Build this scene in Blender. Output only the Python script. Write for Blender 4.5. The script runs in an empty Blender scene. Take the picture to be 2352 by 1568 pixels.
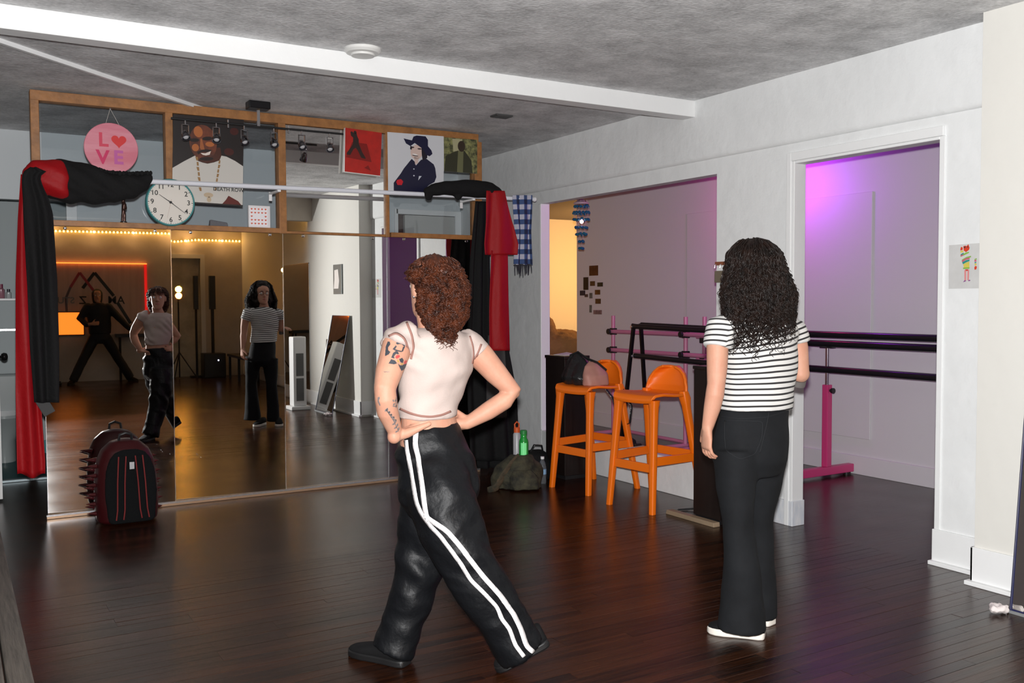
import bpy, bmesh, math, random
import numpy as np
from mathutils import Vector, Matrix, noise
from mathutils.bvhtree import BVHTree

random.seed(7); np.random.seed(7)
SC = bpy.context.scene
COL = SC.collection
R = math.radians

# ------------------------------------------------------------------ camera
FPX, YAW, PITCH, ROLL = 2152.757, R(30.962), R(2.4318), R(-0.2608)
CAM = Vector((0, 0, 1.42))
_f = Vector((math.sin(YAW)*math.cos(PITCH), math.cos(YAW)*math.cos(PITCH), -math.sin(PITCH)))
_r = Vector((math.cos(YAW), -math.sin(YAW), 0)); _u = _r.cross(_f)
CR = math.cos(ROLL)*_r + math.sin(ROLL)*_u
CU = -math.sin(ROLL)*_r + math.cos(ROLL)*_u
CF = _f
cam_d = bpy.data.cameras.new('camera'); cam = bpy.data.objects.new('camera', cam_d); COL.objects.link(cam)
cam_d.sensor_width = 36; cam_d.lens = 36*FPX/2352; cam_d.clip_start = .05
M = Matrix.Identity(4)
for i in range(3):
    M[i][0] = CR[i]; M[i][1] = CU[i]; M[i][2] = -CF[i]; M[i][3] = CAM[i]
cam.matrix_world = M
SC.camera = cam

# ------------------------------------------------------------------ world, flash, exposure
w = bpy.data.worlds.new('world'); SC.world = w; w.use_nodes = True
w.node_tree.nodes['Background'].inputs[0].default_value = (.5, .42, .36, 1)
w.node_tree.nodes['Background'].inputs[1].default_value = .008
SC.view_settings.view_transform = 'Standard'; SC.view_settings.look = 'None'
SC.view_settings.exposure = 0.0; SC.view_settings.gamma = 1; SC.view_settings.use_curve_mapping = False
SC.cycles.use_denoising = True
SC.cycles.sample_clamp_indirect = 6.0
SC.cycles.max_bounces = 10; SC.cycles.transparent_max_bounces = 12
# the flash of the camera that took the picture, a hand's width above its lens
fl_d = bpy.data.lights.new('camera_flash', 'SPOT'); flash = bpy.data.objects.new('camera_flash', fl_d); COL.objects.link(flash)
fl_d.energy = 1130; fl_d.color = (1.0, .99, .985); fl_d.shadow_soft_size = .022
fl_d.spot_size = R(104); fl_d.spot_blend = .55
Mf = M.copy(); pf = CAM + CU*.085
for i in range(3): Mf[i][3] = pf[i]
flash.matrix_world = Mf

# ------------------------------------------------------------------ helpers
def at(px, py, d):
    """point seen at target pixel (px,py) at distance d along the view axis"""
    px, py, d = float(px), float(py), float(d)
    return CAM + d*(CF + (px-1176)/FPX*CR - (py-784)/FPX*CU)
def ray(px, py):
    px, py = float(px), float(py)
    return (CF + (px-1176)/FPX*CR - (py-784)/FPX*CU).normalized()
def on_y(px, py, Y):
    d = ray(px, py); return CAM + d*(Y/d.y)
def on_x(px, py, X):
    d = ray(px, py); return CAM + d*(X/d.x)
def on_z(px, py, Z=0):
    d = ray(px, py); return CAM + d*((Z-CAM.z)/d.z)
V = Vector

MATS = {}
def mat(name, col=(.8, .8, .8), rough=.6, metal=0, bump=0, bscale=40, vary=0, vscale=5, spec=.5, emit=None, estr=0, coat=0, stretch=(1, 1, 1), vcol=None, sheen=0):
    if name in MATS: return MATS[name]
    m = bpy.data.materials.new(name); m.use_nodes = True; MATS[name] = m
    nt = m.node_tree; b = nt.nodes['Principled BSDF']
    b.inputs['Base Color'].default_value = (*col, 1); b.inputs['Roughness'].default_value = rough
    b.inputs['Metallic'].default_value = metal; b.inputs['Specular IOR Level'].default_value = spec
    if coat: b.inputs['Coat Weight'].default_value = coat; b.inputs['Coat Roughness'].default_value = .12
    if sheen: b.inputs['Sheen Weight'].default_value = sheen
    if emit: b.inputs['Emission Color'].default_value = (*emit, 1); b.inputs['Emission Strength'].default_value = estr
    if bump or vary:
        tc = nt.nodes.new('ShaderNodeTexCoord'); mp = nt.nodes.new('ShaderNodeMapping')
        mp.inputs['Scale'].default_value = stretch
        nt.links.new(tc.outputs['Object'], mp.inputs[0])
    if bump:
        n = nt.nodes.new('ShaderNodeTexNoise'); n.inputs['Scale'].default_value = bscale; n.inputs['Detail'].default_value = 5
        bp = nt.nodes.new('ShaderNodeBump'); bp.inputs['Strength'].default_value = bump; bp.inputs['Distance'].default_value = .02
        nt.links.new(mp.outputs[0], n.inputs['Vector']); nt.links.new(n.outputs['Fac'], bp.inputs['Height']); nt.links.new(bp.outputs[0], b.inputs['Normal'])
    if vary:
        n = nt.nodes.new('ShaderNodeTexNoise'); n.inputs['Scale'].default_value = vscale; n.inputs['Detail'].default_value = 6; n.inputs['Roughness'].default_value = .65
        rp = nt.nodes.new('ShaderNodeValToRGB')
        c2 = vcol if vcol else tuple(c*(1-vary) for c in col)
        rp.color_ramp.elements[0].position = .36; rp.color_ramp.elements[0].color = (*c2, 1)
        rp.color_ramp.elements[1].position = .64; rp.color_ramp.elements[1].color = (*col, 1)
        nt.links.new(mp.outputs[0], n.inputs['Vector']); nt.links.new(n.outputs['Fac'], rp.inputs[0]); nt.links.new(rp.outputs[0], b.inputs['Base Color'])
    return m

class MB:
    def __init__(s): s.v = []; s.f = []
    def add(s, vs, fs):
        o = len(s.v); s.v += [tuple(p) for p in vs]; s.f += [tuple(i+o for i in f) for f in fs]; return s
    def box(s, x0, x1, y0, y1, z0, z1):
        return s.add([(x0,y0,z0),(x1,y0,z0),(x1,y1,z0),(x0,y1,z0),(x0,y0,z1),(x1,y0,z1),(x1,y1,z1),(x0,y1,z1)],
                     [(0,3,2,1),(4,5,6,7),(0,1,5,4),(1,2,6,5),(2,3,7,6),(3,0,4,7)])
    def hexa(s, b, t):   # 4 bottom, 4 top points (ccw seen from above)
        return s.add(list(b)+list(t), [(0,3,2,1),(4,5,6,7),(0,1,5,4),(1,2,6,5),(2,3,7,6),(3,0,4,7)])
    def bar(s, a, b, w, h, up=(0,0,1)):
        a = V(a); b = V(b); d = (b-a).normalized(); up = V(up); x = d.cross(up)
        if x.length < 1e-4: x = d.cross(V((1,0,0)))
        x.normalize(); z = x.cross(d).normalized(); x = x*w/2; z = z*h/2
        return s.hexa([a-x-z, a+x-z, b+x-z, b-x-z], [a-x+z, a+x+z, b+x+z, b-x+z])
    def tube(s, pts, r, n=10, caps=True, squash=None, round_ends=False):
        pts = [V(p) for p in pts]; m = len(pts)
        rs = [float(q) for q in r] if hasattr(r, '__len__') else [float(r)]*m
        if round_ends:
            d0 = (pts[0]-pts[1]).normalized(); d1 = (pts[-1]-pts[-2]).normalized()
            a, b = rs[0], rs[-1]
            P0 = [pts[0]+d0*a*k for k in (.98, .8, .45)]; R0 = [a*k for k in (.2, .6, .89)]
            P1 = [pts[-1]+d1*b*k for k in (.45, .8, .98)]; R1 = [b*k for k in (.89, .6, .2)]
            pts = P0+pts+P1; rs = R0+rs+R1; m = len(pts)
        vs = []; t = (pts[1]-pts[0]).normalized()
        x = t.orthogonal().normalized() if squash is None else (V(squash[0])-t*t.dot(V(squash[0]))).normalized()
        k = 1 if squash is None else squash[1]
        for i in range(m):
            t2 = ((pts[min(i+1, m-1)]-pts[max(i-1, 0)])).normalized()
            q = t.rotation_difference(t2); x = q @ x; x = (x-t2*x.dot(t2)).normalized(); t = t2
            y = t.cross(x)
            for j in range(n):
                a = 2*math.pi*j/n
                vs.append(pts[i]+rs[i]*(math.cos(a)*x+k*math.sin(a)*y))
        fs = [(i*n+j, i*n+(j+1) % n, (i+1)*n+(j+1) % n, (i+1)*n+j) for i in range(m-1) for j in range(n)]
        if caps: fs += [tuple(range(n))[::-1], tuple((m-1)*n+j for j in range(n))]
        return s.add(vs, fs)
    def lathe(s, prof, c=(0,0,0), n=24, axis=(0,0,1)):
        c = V(c); ax = V(axis).normalized(); x = ax.orthogonal().normalized(); y = ax.cross(x); vs = []
        for r, z in prof:
            for j in range(n):
                a = 2*math.pi*j/n; vs.append(c+ax*z+r*(math.cos(a)*x+math.sin(a)*y))
        m = len(prof)
        fs = [(i*n+j, i*n+(j+1) % n, (i+1)*n+(j+1) % n, (i+1)*n+j) for i in range(m-1) for j in range(n)]
        fs += [tuple(range(n))[::-1], tuple((m-1)*n+j for j in range(n))]
        return s.add(vs, fs)
    def rings(s, rs, n=20, caps=True):   # rs: (center, vecA, vecB[, power])
        vs = []
        for q in rs:
            c, A, B = V(q[0]), V(q[1]), V(q[2]); pw = q[3] if len(q) > 3 else 1
            for j in range(n):
                a = 2*math.pi*j/n; ca, sa = math.cos(a), math.sin(a)
                if pw != 1: ca = math.copysign(abs(ca)**pw, ca); sa = math.copysign(abs(sa)**pw, sa)
                vs.append(c+A*ca+B*sa)
        m = len(rs)
        fs = [(i*n+j, i*n+(j+1) % n, (i+1)*n+(j+1) % n, (i+1)*n+j) for i in range(m-1) for j in range(n)]
        if caps: fs += [tuple(range(n))[::-1], tuple((m-1)*n+j for j in range(n))]
        return s.add(vs, fs)
    def ball(s, c, r, n=12, m=8, sc=(1,1,1), basis=None):
        c = V(c); B = basis if basis else (V((1,0,0)), V((0,1,0)), V((0,0,1)))
        vs = [c+B[2]*r*sc[2]]; 
        for i in range(1, m):
            th = math.pi*i/m
            for j in range(n):
                a = 2*math.pi*j/n
                vs.append(c+r*(B[0]*sc[0]*math.sin(th)*math.cos(a)+B[1]*sc[1]*math.sin(th)*math.sin(a)+B[2]*sc[2]*math.cos(th)))
        vs.append(c-B[2]*r*sc[2]); L = len(vs)-1
        fs = [(0, 1+j, 1+(j+1) % n) for j in range(n)]
        for i in range(m-2):
            fs += [(1+i*n+j, 1+(i+1)*n+j, 1+(i+1)*n+(j+1) % n, 1+i*n+(j+1) % n) for j in range(n)]
        fs += [(L, 1+(m-2)*n+(j+1) % n, 1+(m-2)*n+j) for j in range(n)]
        return s.add(vs, fs)
    def prism(s, poly, o, ex, ey, th):   # polygon in plane o + x*ex + y*ey, extruded th along ex x ey
        o, ex, ey = V(o), V(ex), V(ey); nn = ex.cross(ey).normalized()*th; n = len(poly)
        a = [o+ex*x+ey*y for x, y in poly]; b = [p+nn for p in a]
        return s.add(a+b, [tuple(range(n))[::-1], tuple(range(n, 2*n))]+[(i, (i+1) % n, n+(i+1) % n, n+i) for i in range(n)])
    def grid(s, fn, nu, nv, closed_u=False):
        vs = [fn(i/(nu if closed_u else nu-1), j/(nv-1)) for j in range(nv) for i in range(nu)]
        fs = [(j*nu+i, j*nu+(i+1) % nu, (j+1)*nu+(i+1) % nu, (j+1)*nu+i) for j in range(nv-1) for i in range(nu if closed_u else nu-1)]
        return s.add(vs, fs)
    def mesh(s, name):
        me = bpy.data.meshes.new(name); me.from_pydata(s.v, [], s.f); me.update(); return me
    def build(s, name, m, parent=None, smooth=False, bevel=0, solid=0, angle=40):
        me = s.mesh(name); bm = bmesh.new(); bm.from_mesh(me); bmesh.ops.recalc_face_normals(bm, faces=bm.faces); bm.to_mesh(me); bm.free()
        o = link(name, me, m, parent)
        if smooth: smooth_mesh(me, angle)
        if solid:
            md = o.modifiers.new('solid', 'SOLIDIFY'); md.thickness = solid; md.offset = 0
        if bevel:
            md = o.modifiers.new('bevel', 'BEVEL'); md.width = bevel; md.segments = 2; md.limit_method = 'ANGLE'; md.angle_limit = R(40)
        return o
def smooth_mesh(me, angle=40):
    me.polygons.foreach_set('use_smooth', [True]*len(me.polygons))
    if angle < 180: me.set_sharp_from_angle(angle=R(angle))
def link(name, me, m=None, parent=None):
    o = bpy.data.objects.new(name, me); COL.objects.link(o)
    if m is not None: me.materials.append(m)
    if parent is not None: o.parent = parent; o.matrix_parent_inverse = parent.matrix_world.inverted() if parent.type != 'EMPTY' else Matrix.Translation(-parent.location)
    return o
def tag(o, label=None, cat=None, group=None, kind=None):
    if label: o['label'] = label
    if cat: o['category'] = cat
    if group: o['group'] = group
    if kind: o['kind'] = kind
    return o
def thing(name, label, cat, loc=(0,0,0), group=None):
    o = bpy.data.objects.new(name, None); COL.objects.link(o); o.location = loc; o.empty_display_size = .1
    return tag(o, label, cat, group)
def struct(o): o['kind'] = 'structure'; return o
def remesh(mb, voxel, iters=4, disp=None):
    me = mb.mesh('tmp'); bm = bmesh.new(); bm.from_mesh(me); bmesh.ops.recalc_face_normals(bm, faces=bm.faces); bm.to_mesh(me); bm.free()
    o = bpy.data.objects.new('tmp', me); COL.objects.link(o)
    md = o.modifiers.new('r', 'REMESH'); md.mode = 'VOXEL'; md.voxel_size = voxel
    dg = bpy.context.evaluated_depsgraph_get(); dg.update()
    m2 = bpy.data.meshes.new_from_object(o.evaluated_get(dg)); bpy.data.objects.remove(o); bpy.data.meshes.remove(me)
    n = len(m2.vertices); co = np.empty(n*3, np.float32); m2.vertices.foreach_get('co', co); co = co.reshape(-1, 3)
    e = np.empty(len(m2.edges)*2, np.int32); m2.edges.foreach_get('vertices', e); e = e.reshape(-1, 2)
    deg = np.bincount(e.ravel(), minlength=n)[:, None].clip(1)
    for it in range(iters):
        for lam in (.55, -.5) if it > 1 else (.6,):
            acc = np.zeros_like(co); np.add.at(acc, e[:, 0], co[e[:, 1]]); np.add.at(acc, e[:, 1], co[e[:, 0]])
            co = co+lam*(acc/deg-co)
    m2.vertices.foreach_set('co', co.ravel()); m2.update()
    if disp:
        nr = np.empty(n*3, np.float32); m2.vertices.foreach_get('normal', nr); nr = nr.reshape(-1, 3)
        d = np.array([disp(V(c), V(k)) for c, k in zip(co.tolist(), nr.tolist())], np.float32)
        co = co+nr*d[:, None]; m2.vertices.foreach_set('co', co.ravel()); m2.update()
    smooth_mesh(m2, 180)
    return m2
def bvh_of(me):
    return BVHTree.FromPolygons([v.co.copy() for v in me.vertices], [tuple(p.vertices) for p in me.polygons])
def text_mesh(txt, size, o, ex, ey, th, name, m, parent, align='CENTER', bold=0):
    cu = bpy.data.curves.new('t', 'FONT'); cu.body = txt; cu.size = size; cu.align_x = align; cu.align_y = 'CENTER'; cu.offset = bold; cu.resolution_u = 3
    ob = bpy.data.objects.new('t', cu); COL.objects.link(ob)
    dg = bpy.context.evaluated_depsgraph_get(); dg.update()
    me = bpy.data.meshes.new_from_object(ob.evaluated_get(dg)); bpy.data.objects.remove(ob)
    ex, ey = V(ex), V(ey); nn = ex.cross(ey); o = V(o)
    for v in me.vertices: v.co = o+ex*v.co.x+ey*v.co.y+nn*th
    bm = bmesh.new(); bm.from_mesh(me); bmesh.ops.remove_doubles(bm, verts=bm.verts, dist=1e-6); seen = set(); out = None; bpy.data.meshes.remove(me)
    for v in bm.verts:
        if v in seen: continue
        isl = [v]; seen.add(v); k = 0
        while k < len(isl):
            for e in isl[k].link_edges:
                w_ = e.other_vert(isl[k])
                if w_ not in seen: seen.add(w_); isl.append(w_)
            k += 1
        ix = {q: i for i, q in enumerate(isl)}; fs = {f for q in isl for f in q.link_faces}
        mm = bpy.data.meshes.new(name); mm.from_pydata([tuple(q.co) for q in isl], [], [tuple(ix[q] for q in f.verts) for f in fs]); mm.update()
        out = link(name, mm, m, parent)
    bm.free(); return out

# ================================================================== SETTING
YM, XR, ZC = 6.84, 4.517, 2.814      # mirror plane, right wall plane, ceiling
WT = .09
YB = 8.56                            # back wall behind the mirrors
YF = -5.1                            # far wall behind the camera
XW = 4.35                            # right wall where it steps in
XP = 6.338                           # far wall of the side room

wall_m = mat('wall_paint', (.80, .815, .815), .62, bump=.35, bscale=9, vary=.05, vscale=2)
cream_m = mat('wall_cream', (.73, .72, .675), .62, bump=.2, bscale=8)
trim_m = mat('trim_paint', (.82, .83, .83), .45, bump=.1, bscale=14)
grey_m = mat('back_wall_paint', (.60, .64, .66), .7, bump=.15, bscale=10)
side_m = mat('side_room_paint', (.66, .64, .66), .6, bump=.08, bscale=12)
back_m = mat('rear_wall_paint', (.55, .49, .42), .7, bump=.25, bscale=7, vary=.08)

# ceiling: sponged grey plaster
ceil_m = mat('ceiling_plaster', (.5, .5, .5), .8)
nt = ceil_m.node_tree; b = nt.nodes['Principled BSDF']
tc = nt.nodes.new('ShaderNodeTexCoord')
n1 = nt.nodes.new('ShaderNodeTexNoise'); n1.inputs['Scale'].default_value = 3.2; n1.inputs['Detail'].default_value = 9; n1.inputs['Roughness'].default_value = .72
n2 = nt.nodes.new('ShaderNodeTexNoise'); n2.inputs['Scale'].default_value = 55; n2.inputs['Detail'].default_value = 4
mx = nt.nodes.new('ShaderNodeMath'); mx.operation = 'MULTIPLY_ADD'; mx.inputs[1].default_value = .35
rp = nt.nodes.new('ShaderNodeValToRGB')
rp.color_ramp.elements[0].position = .50; rp.color_ramp.elements[0].color = (.43, .43, .435, 1)
rp.color_ramp.elements[1].position = .86; rp.color_ramp.elements[1].color = (.84, .84, .845, 1)
nt.links.new(tc.outputs['Object'], n1.inputs['Vector']); nt.links.new(tc.outputs['Object'], n2.inputs['Vector'])
nt.links.new(n2.outputs['Fac'], mx.inputs[0]); nt.links.new(n1.outputs['Fac'], mx.inputs[2])
nt.links.new(mx.outputs[0], rp.inputs[0]); nt.links.new(rp.outputs[0], b.inputs['Base Color'])
bp = nt.nodes.new('ShaderNodeBump'); bp.inputs['Strength'].default_value = .5; bp.inputs['Distance'].default_value = .02
nt.links.new(mx.outputs[0], bp.inputs['Height']); nt.links.new(bp.outputs[0], b.inputs['Normal'])

# dark stained strip floor
def floor_mat(name, planks):
    m = bpy.data.materials.new(name); m.use_nodes = True; nt = m.node_tree; b = nt.nodes['Principled BSDF']
    g = nt.nodes.new('ShaderNodeNewGeometry'); mp = nt.nodes.new('ShaderNodeMapping'); mp.inputs['Scale'].default_value = (1.6, 34, 1)
    n = nt.nodes.new('ShaderNodeTexNoise'); n.inputs['Scale'].default_value = 1.5; n.inputs['Detail'].default_value = 7; n.inputs['Roughness'].default_value = .7
    nt.links.new(g.outputs['Position'], mp.inputs[0])
    rp = nt.nodes.new('ShaderNodeValToRGB'); e = rp.color_ramp.elements
    e[0].position = .3; e[0].color = (.0045, .0017, .0011, 1); e[1].position = .72; e[1].color = (.046, .0140, .0050, 1)
    add = nt.nodes.new('ShaderNodeMath'); add.operation = 'MULTIPLY_ADD'
    if planks:
        oi = nt.nodes.new('ShaderNodeObjectInfo'); nt.links.new(oi.outputs['Random'], add.inputs[0])
        av = nt.nodes.new('ShaderNodeVectorMath'); av.operation = 'SCALE'; nt.links.new(oi.outputs['Random'], av.inputs['Scale']); av.inputs[0].default_value = (9, 3, 7)
        a2 = nt.nodes.new('ShaderNodeVectorMath'); nt.links.new(mp.outputs[0], a2.inputs[0]); nt.links.new(av.outputs[0], a2.inputs[1]); nt.links.new(a2.outputs[0], n.inputs['Vector'])
    else:
        br = nt.nodes.new('ShaderNodeTexBrick'); br.inputs['Scale'].default_value = 1; br.inputs['Brick Width'].default_value = 1.25; br.inputs['Row Height'].default_value = .0575
        br.inputs['Mortar Size'].default_value = .0016; br.inputs['Color1'].default_value = (0, 0, 0, 1); br.inputs['Color2'].default_value = (1, 1, 1, 1); br.inputs['Mortar'].default_value = (0, 0, 0, 1)
        br.offset = .37
        nt.links.new(g.outputs['Position'], br.inputs['Vector']); nt.links.new(br.outputs['Color'], add.inputs[0]); nt.links.new(mp.outputs[0], n.inputs['Vector'])
    add.inputs[1].default_value = .22
    sub = nt.nodes.new('ShaderNodeMath'); sub.operation = 'SUBTRACT'; sub.inputs[1].default_value = .11
    nt.links.new(n.outputs['Fac'], add.inputs[2]); nt.links.new(add.outputs[0], sub.inputs[0]); nt.links.new(sub.outputs[0], rp.inputs[0]); nt.links.new(rp.outputs[0], b.inputs['Base Color'])
    n2 = nt.nodes.new('ShaderNodeTexNoise'); n2.inputs['Scale'].default_value = 2.2; n2.inputs['Detail'].default_value = 4
    mr = nt.nodes.new('ShaderNodeMapRange'); mr.inputs['To Min'].default_value = .14; mr.inputs['To Max'].default_value = .3
    nt.links.new(g.outputs['Position'], n2.inputs['Vector']); nt.links.new(n2.outputs['Fac'], mr.inputs['Value']); nt.links.new(mr.outputs[0], b.inputs['Roughness'])
    bp = nt.nodes.new('ShaderNodeBump'); bp.inputs['Strength'].default_value = .25; bp.inputs['Distance'].default_value = .004
    nt.links.new(n.outputs['Fac'], bp.inputs['Height']); nt.links.new(bp.outputs[0], b.inputs['Normal'])
    b.inputs['Specular IOR Level'].default_value = .34
    return m
fp_m, ff_m = floor_mat('floor_plank_wood', True), floor_mat('floor_far_wood', False)

PY0, PY1, PX0, PX1 = 2.04, 4.97, .2, XR-.02
f = MB()
f.box(-2.6, PX0, YF-.1, 9.0, -.1, 0); f.box(PX0, PX1, YF-.1, PY0, -.1, 0); f.box(PX0, PX1, PY1, 9.0, -.1, 0); f.box(PX0, PX1, PY0, PY1, -.1, -.013)
f.box(PX1, 9.2, YF-.1, 12.2, -.1, 0); f.box(-2.6, PX1, 9.0, 12.2, -.1, 0)
floor = struct(f.build('floor', ff_m))
def bev_plank(L, wd):
    mb = MB(); c = .0008; h = .012
    mb.add([(0,0,0),(L,0,0),(L,wd,0),(0,wd,0),(0,0,h-c),(L,0,h-c),(L,wd,h-c),(0,wd,h-c),(c,c,h),(L-c,c,h),(L-c,wd-c,h),(c,wd-c,h)],
           [(0,3,2,1),(0,1,5,4),(1,2,6,5),(2,3,7,6),(3,0,4,7),(4,5,9,8),(5,6,10,9),(6,7,11,10),(7,4,8,11),(8,9,10,11)])
    me = mb.mesh('plank'); me.materials.append(fp_m); return me
rows = int((PY1-PY0)/.0575); wd = (PY1-PY0)/rows
PM = {L: bev_plank(L/100-.0005, wd-.0005) for L in range(20, 200, 1)}
for i in range(rows):
    x = PX0; first = True
    while x < PX1-.02:
        L = random.choice((95, 110, 125, 140)) if not first else random.choice((40, 70, 100, 130))
        if PX1-x-L/100 < .3: L = int(round((PX1-x)*100))
        L = max(20, min(199, L)); first = False
        p = bpy.data.objects.new('plank', PM[L]); COL.objects.link(p); p.parent = floor
        p.location = (x, PY0+i*wd, -.012+random.uniform(-.0004, .0004)); x += L/100

# ceiling
c = MB(); c.box(-2.6, XR+WT, YF-.1, YB+.1, ZC, ZC+.1); struct(c.build('ceiling', ceil_m))
c = MB(); c.box(-2.6, 1.3, YB+.1, 10.0, 2.5, 2.6); o = struct(c.build('ceiling', grey_m))
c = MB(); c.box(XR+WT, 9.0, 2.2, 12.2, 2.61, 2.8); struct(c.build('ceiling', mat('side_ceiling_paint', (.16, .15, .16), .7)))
bm_ = MB(); bm_.box(-2.6, XR, 5.0, 5.12, 2.70, ZC); struct(bm_.build('trim_1', trim_m, bevel=.004))
cd = MB(); cd.bar((.2, 5.61, ZC-.012), (1.78, 7.1, ZC-.012), .028, .024); struct(cd.build('trim_2', trim_m))
so = MB(); so.box(-2.6, XW, .86, 1.05, 2.48, ZC); struct(so.build('trim_3', back_m))

# right wall with its two openings
O1a, O1b, O2a, O2b, ST = 4.80, 7.02, 3.118, 4.115, 2.78
ZO = 2.285
def wall_front(mb, y0, y1, z0, z1, x=XR, t=.09, n=1):
    mb.box(x, x+t, y0, y1, z0, z1)
wr = MB()
wr.box(XR, XR+WT, O1b, YB+.1, 0, 2.40); wr.box(XR, XR+WT, O1a, O1b, ZO, 2.40); wr.box(XR, XR+WT, O2b, O1a, 0, 2.40)
wr.box(XR, XR+WT, O2a, O2b, ZO, 2.40); wr.box(XR, XR+WT, ST, O2a, 0, 2.40)
# upper band stands a little proud, with a rolled lower edge
prof = [(XR+WT, 2.40), (XR, 2.392), (XR-.012, 2.400), (XR-.020, 2.412), (XR-.022, 2.43), (XR-.022, ZC), (XR+WT, ZC)]
n = len(prof); wr.add([(x, ST, z) for x, z in prof]+[(x, YB+.1, z) for x, z in prof], [tuple(range(n)), tuple(range(n, 2*n))[::-1]]+[(i, n+i, n+(i+1) % n, (i+1) % n) for i in range(n)])
struct(wr.build('wall_right', wall_m, smooth=True, angle=50))
wc = MB(); wc.box(XR, XR+WT, O1a, O1b, 0, .27); struct(wc.build('trim_4', wall_m, bevel=.006))
ws = MB(); ws.box(XW, XR+WT, YF-.1, ST, 0, ZC); struct(ws.build('wall_right', cream_m))
# casing round the second opening
cs = MB(); cs.box(XR-.012, XR+WT, O2b-.012, O2b+.012, 0, ZO-.003); cs.box(XR-.018, XR+.002, O2b+.012, O2b+.05, 0, ZO+.05); struct(cs.build('trim_5', trim_m, bevel=.004))
cs = MB(); cs.box(XR-.018, XR+.002, O2a-.03, O2b+.012, ZO-.003, ZO+.05); cs.box(XR-.010, XR+WT, O2a-.004, O2b-.012, ZO-.02, ZO-.003); struct(cs.build('trim_6', trim_m, bevel=.004))
cs = MB(); cs.box(XR-.008, XR+.002, O2a-.035, O2a-.002, .19, ZO-.003); struct(cs.build('trim_7', trim_m, bevel=.003))
cs = MB(); cs.box(XR-.006, XR+WT, O1b-.004, O1b+.035, .27, ZO); struct(cs.build('trim_8', trim_m, bevel=.006))
# baseboards
bb = MB(); bb.box(XR-.014, XR+WT, ST, O2a+.006, .02, .19); struct(bb.build('baseboard_right', trim_m, bevel=.003))
bb = MB(); bb.box(XR-.04, XR, ST, O2a+.012, 0, .022); struct(bb.build('trim_9', trim_m, bevel=.004))
bb = MB(); bb.box(XW-.014, XW, YF, ST+.014, .02, .19); bb.box(XW-.014, XR, ST, ST+.014, .02, .19); struct(bb.build('baseboard_right', trim_m, bevel=.003))
bb = MB(); bb.box(XW-.04, XW-.0, 1.0, ST+.03, 0, .022); struct(bb.build('trim_10', trim_m, bevel=.004))
worn_m = mat('worn_base_paint', (.74, .75, .77), .5, vary=.2, vscale=30, vcol=(.58, .62, .68), stretch=(1, 1, .25))
bb = MB(); bb.box(XR-.016, XR+WT+.006, O2b-.018, O2b+.16, 0, .16); struct(bb.build('baseboard_right', worn_m, bevel=.004))

# back wall behind the mirrors, with washroom doorway and a closed door
DO0, DO1 = -.5, .86
bw = MB(); bw.box(-2.6, DO0, YB, YB+.1, 0, ZC); bw.box(DO1, 3.80, YB, YB+.1, 0, ZC); bw.box(DO0, DO1, YB, YB+.1, 2.26, ZC); bw.box(3.80, XR, YB, YB+.1, 2.30, ZC)
struct(bw.build('wall_back', grey_m))
cs = MB(); cs.box(DO1-.012, DO1+.07, YB-.02, YB, 0, 2.33); struct(cs.build('trim_11', trim_m, bevel=.004))
d1 = MB(); d1.box(3.90, 4.50, YB-.005, YB+.03, .01, 2.285); door1 = struct(d1.build('door_1', mat('door_grey', (.52, .52, .50), .5)))
for z0, z1 in ((.2, 1.0), (1.15, 2.1)):
    p = MB(); p.box(4.0, 4.4, YB-.012, YB-.004, z0, z1); p.build('door_panel', MATS['door_grey'], door1, bevel=.004)
cs = MB(); cs.box(3.80, 4.505, YB-.025, YB, 2.29, 2.34); cs.box(3.785, 3.82, YB-.025, YB, 0, 2.34); cs.box(4.45, XR, YB-.03, YB-.006, 0, 2.34); struct(cs.build('trim_12', trim_m, bevel=.003))
dk = MB(); dk.box(3.82, 3.90, YB+.04, YB+.09, 0, 2.29); struct(dk.build('wall_back', mat('door_gap_shade', (.06, .03, .025), .8)))  # solid dark strip, shade of the gap beside the door put into its colour
# washroom beyond
wash_m = mat('washroom_paint', (.42, .47, .48), .6)
wb = MB(); wb.box(-1.2, 1.4, 9.86, 9.96, .12, 2.5); wb.box(1.3, 1.4, YB+.1, 9.9, 0, 2.5); wb.box(-1.3, -1.2, YB+.1, 9.9, 0, 2.5); struct(wb.build('wall_back', wash_m))
bb = MB(); bb.box(-1.2, 1.3, 9.83, 9.862, 0, .13); struct(bb.build('baseboard_back', mat('teal_gloss', (.02, .27, .29), .35)))
tf = MB(); tf.box(-1.2, 1.3, YB-.1, 9.86, 0, .012); struct(tf.build('floor', mat('teal_floor', (.012, .10, .11), .45)))
th = MB(); th.box(DO0, DO1, YB-.16, YB-.1, 0, .022); struct(th.build('trim_13', mat('threshold_metal', (.28, .34, .36), .4, .6), bevel=.004))

# left, rear and side-room shell (mostly out of view or seen in the mirrors)
wl = MB(); wl.box(-2.7, -2.6, YF-.1, 10, 0, ZC); struct(wl.build('wall_left', cream_m))
RD0, RD1 = 2.95, 3.56
rw = MB(); rw.box(-2.6, RD0, YF-.1, YF, 0, ZC); rw.box(RD1, XW, YF-.1, YF, 0, ZC); rw.box(RD0, RD1, YF-.1, YF, 2.28, ZC); struct(rw.build('wall_rear', back_m))
d2 = MB(); d2.box(RD0, RD1, YF-.14, YF-.09, 0, 2.28); struct(d2.build('door_2', mat('rear_door', (.62, .57, .45), .6, bump=.4, bscale=6, vary=.3, vscale=4), bevel=.003))
cs = MB(); cs.box(RD0-.08, RD0, YF, YF+.02, 0, 2.36); cs.box(RD1, RD1+.08, YF, YF+.02, 0, 2.36); cs.box(RD0, RD1, YF, YF+.02, 2.28, 2.36); struct(cs.build('trim_14', cream_m))
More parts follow.
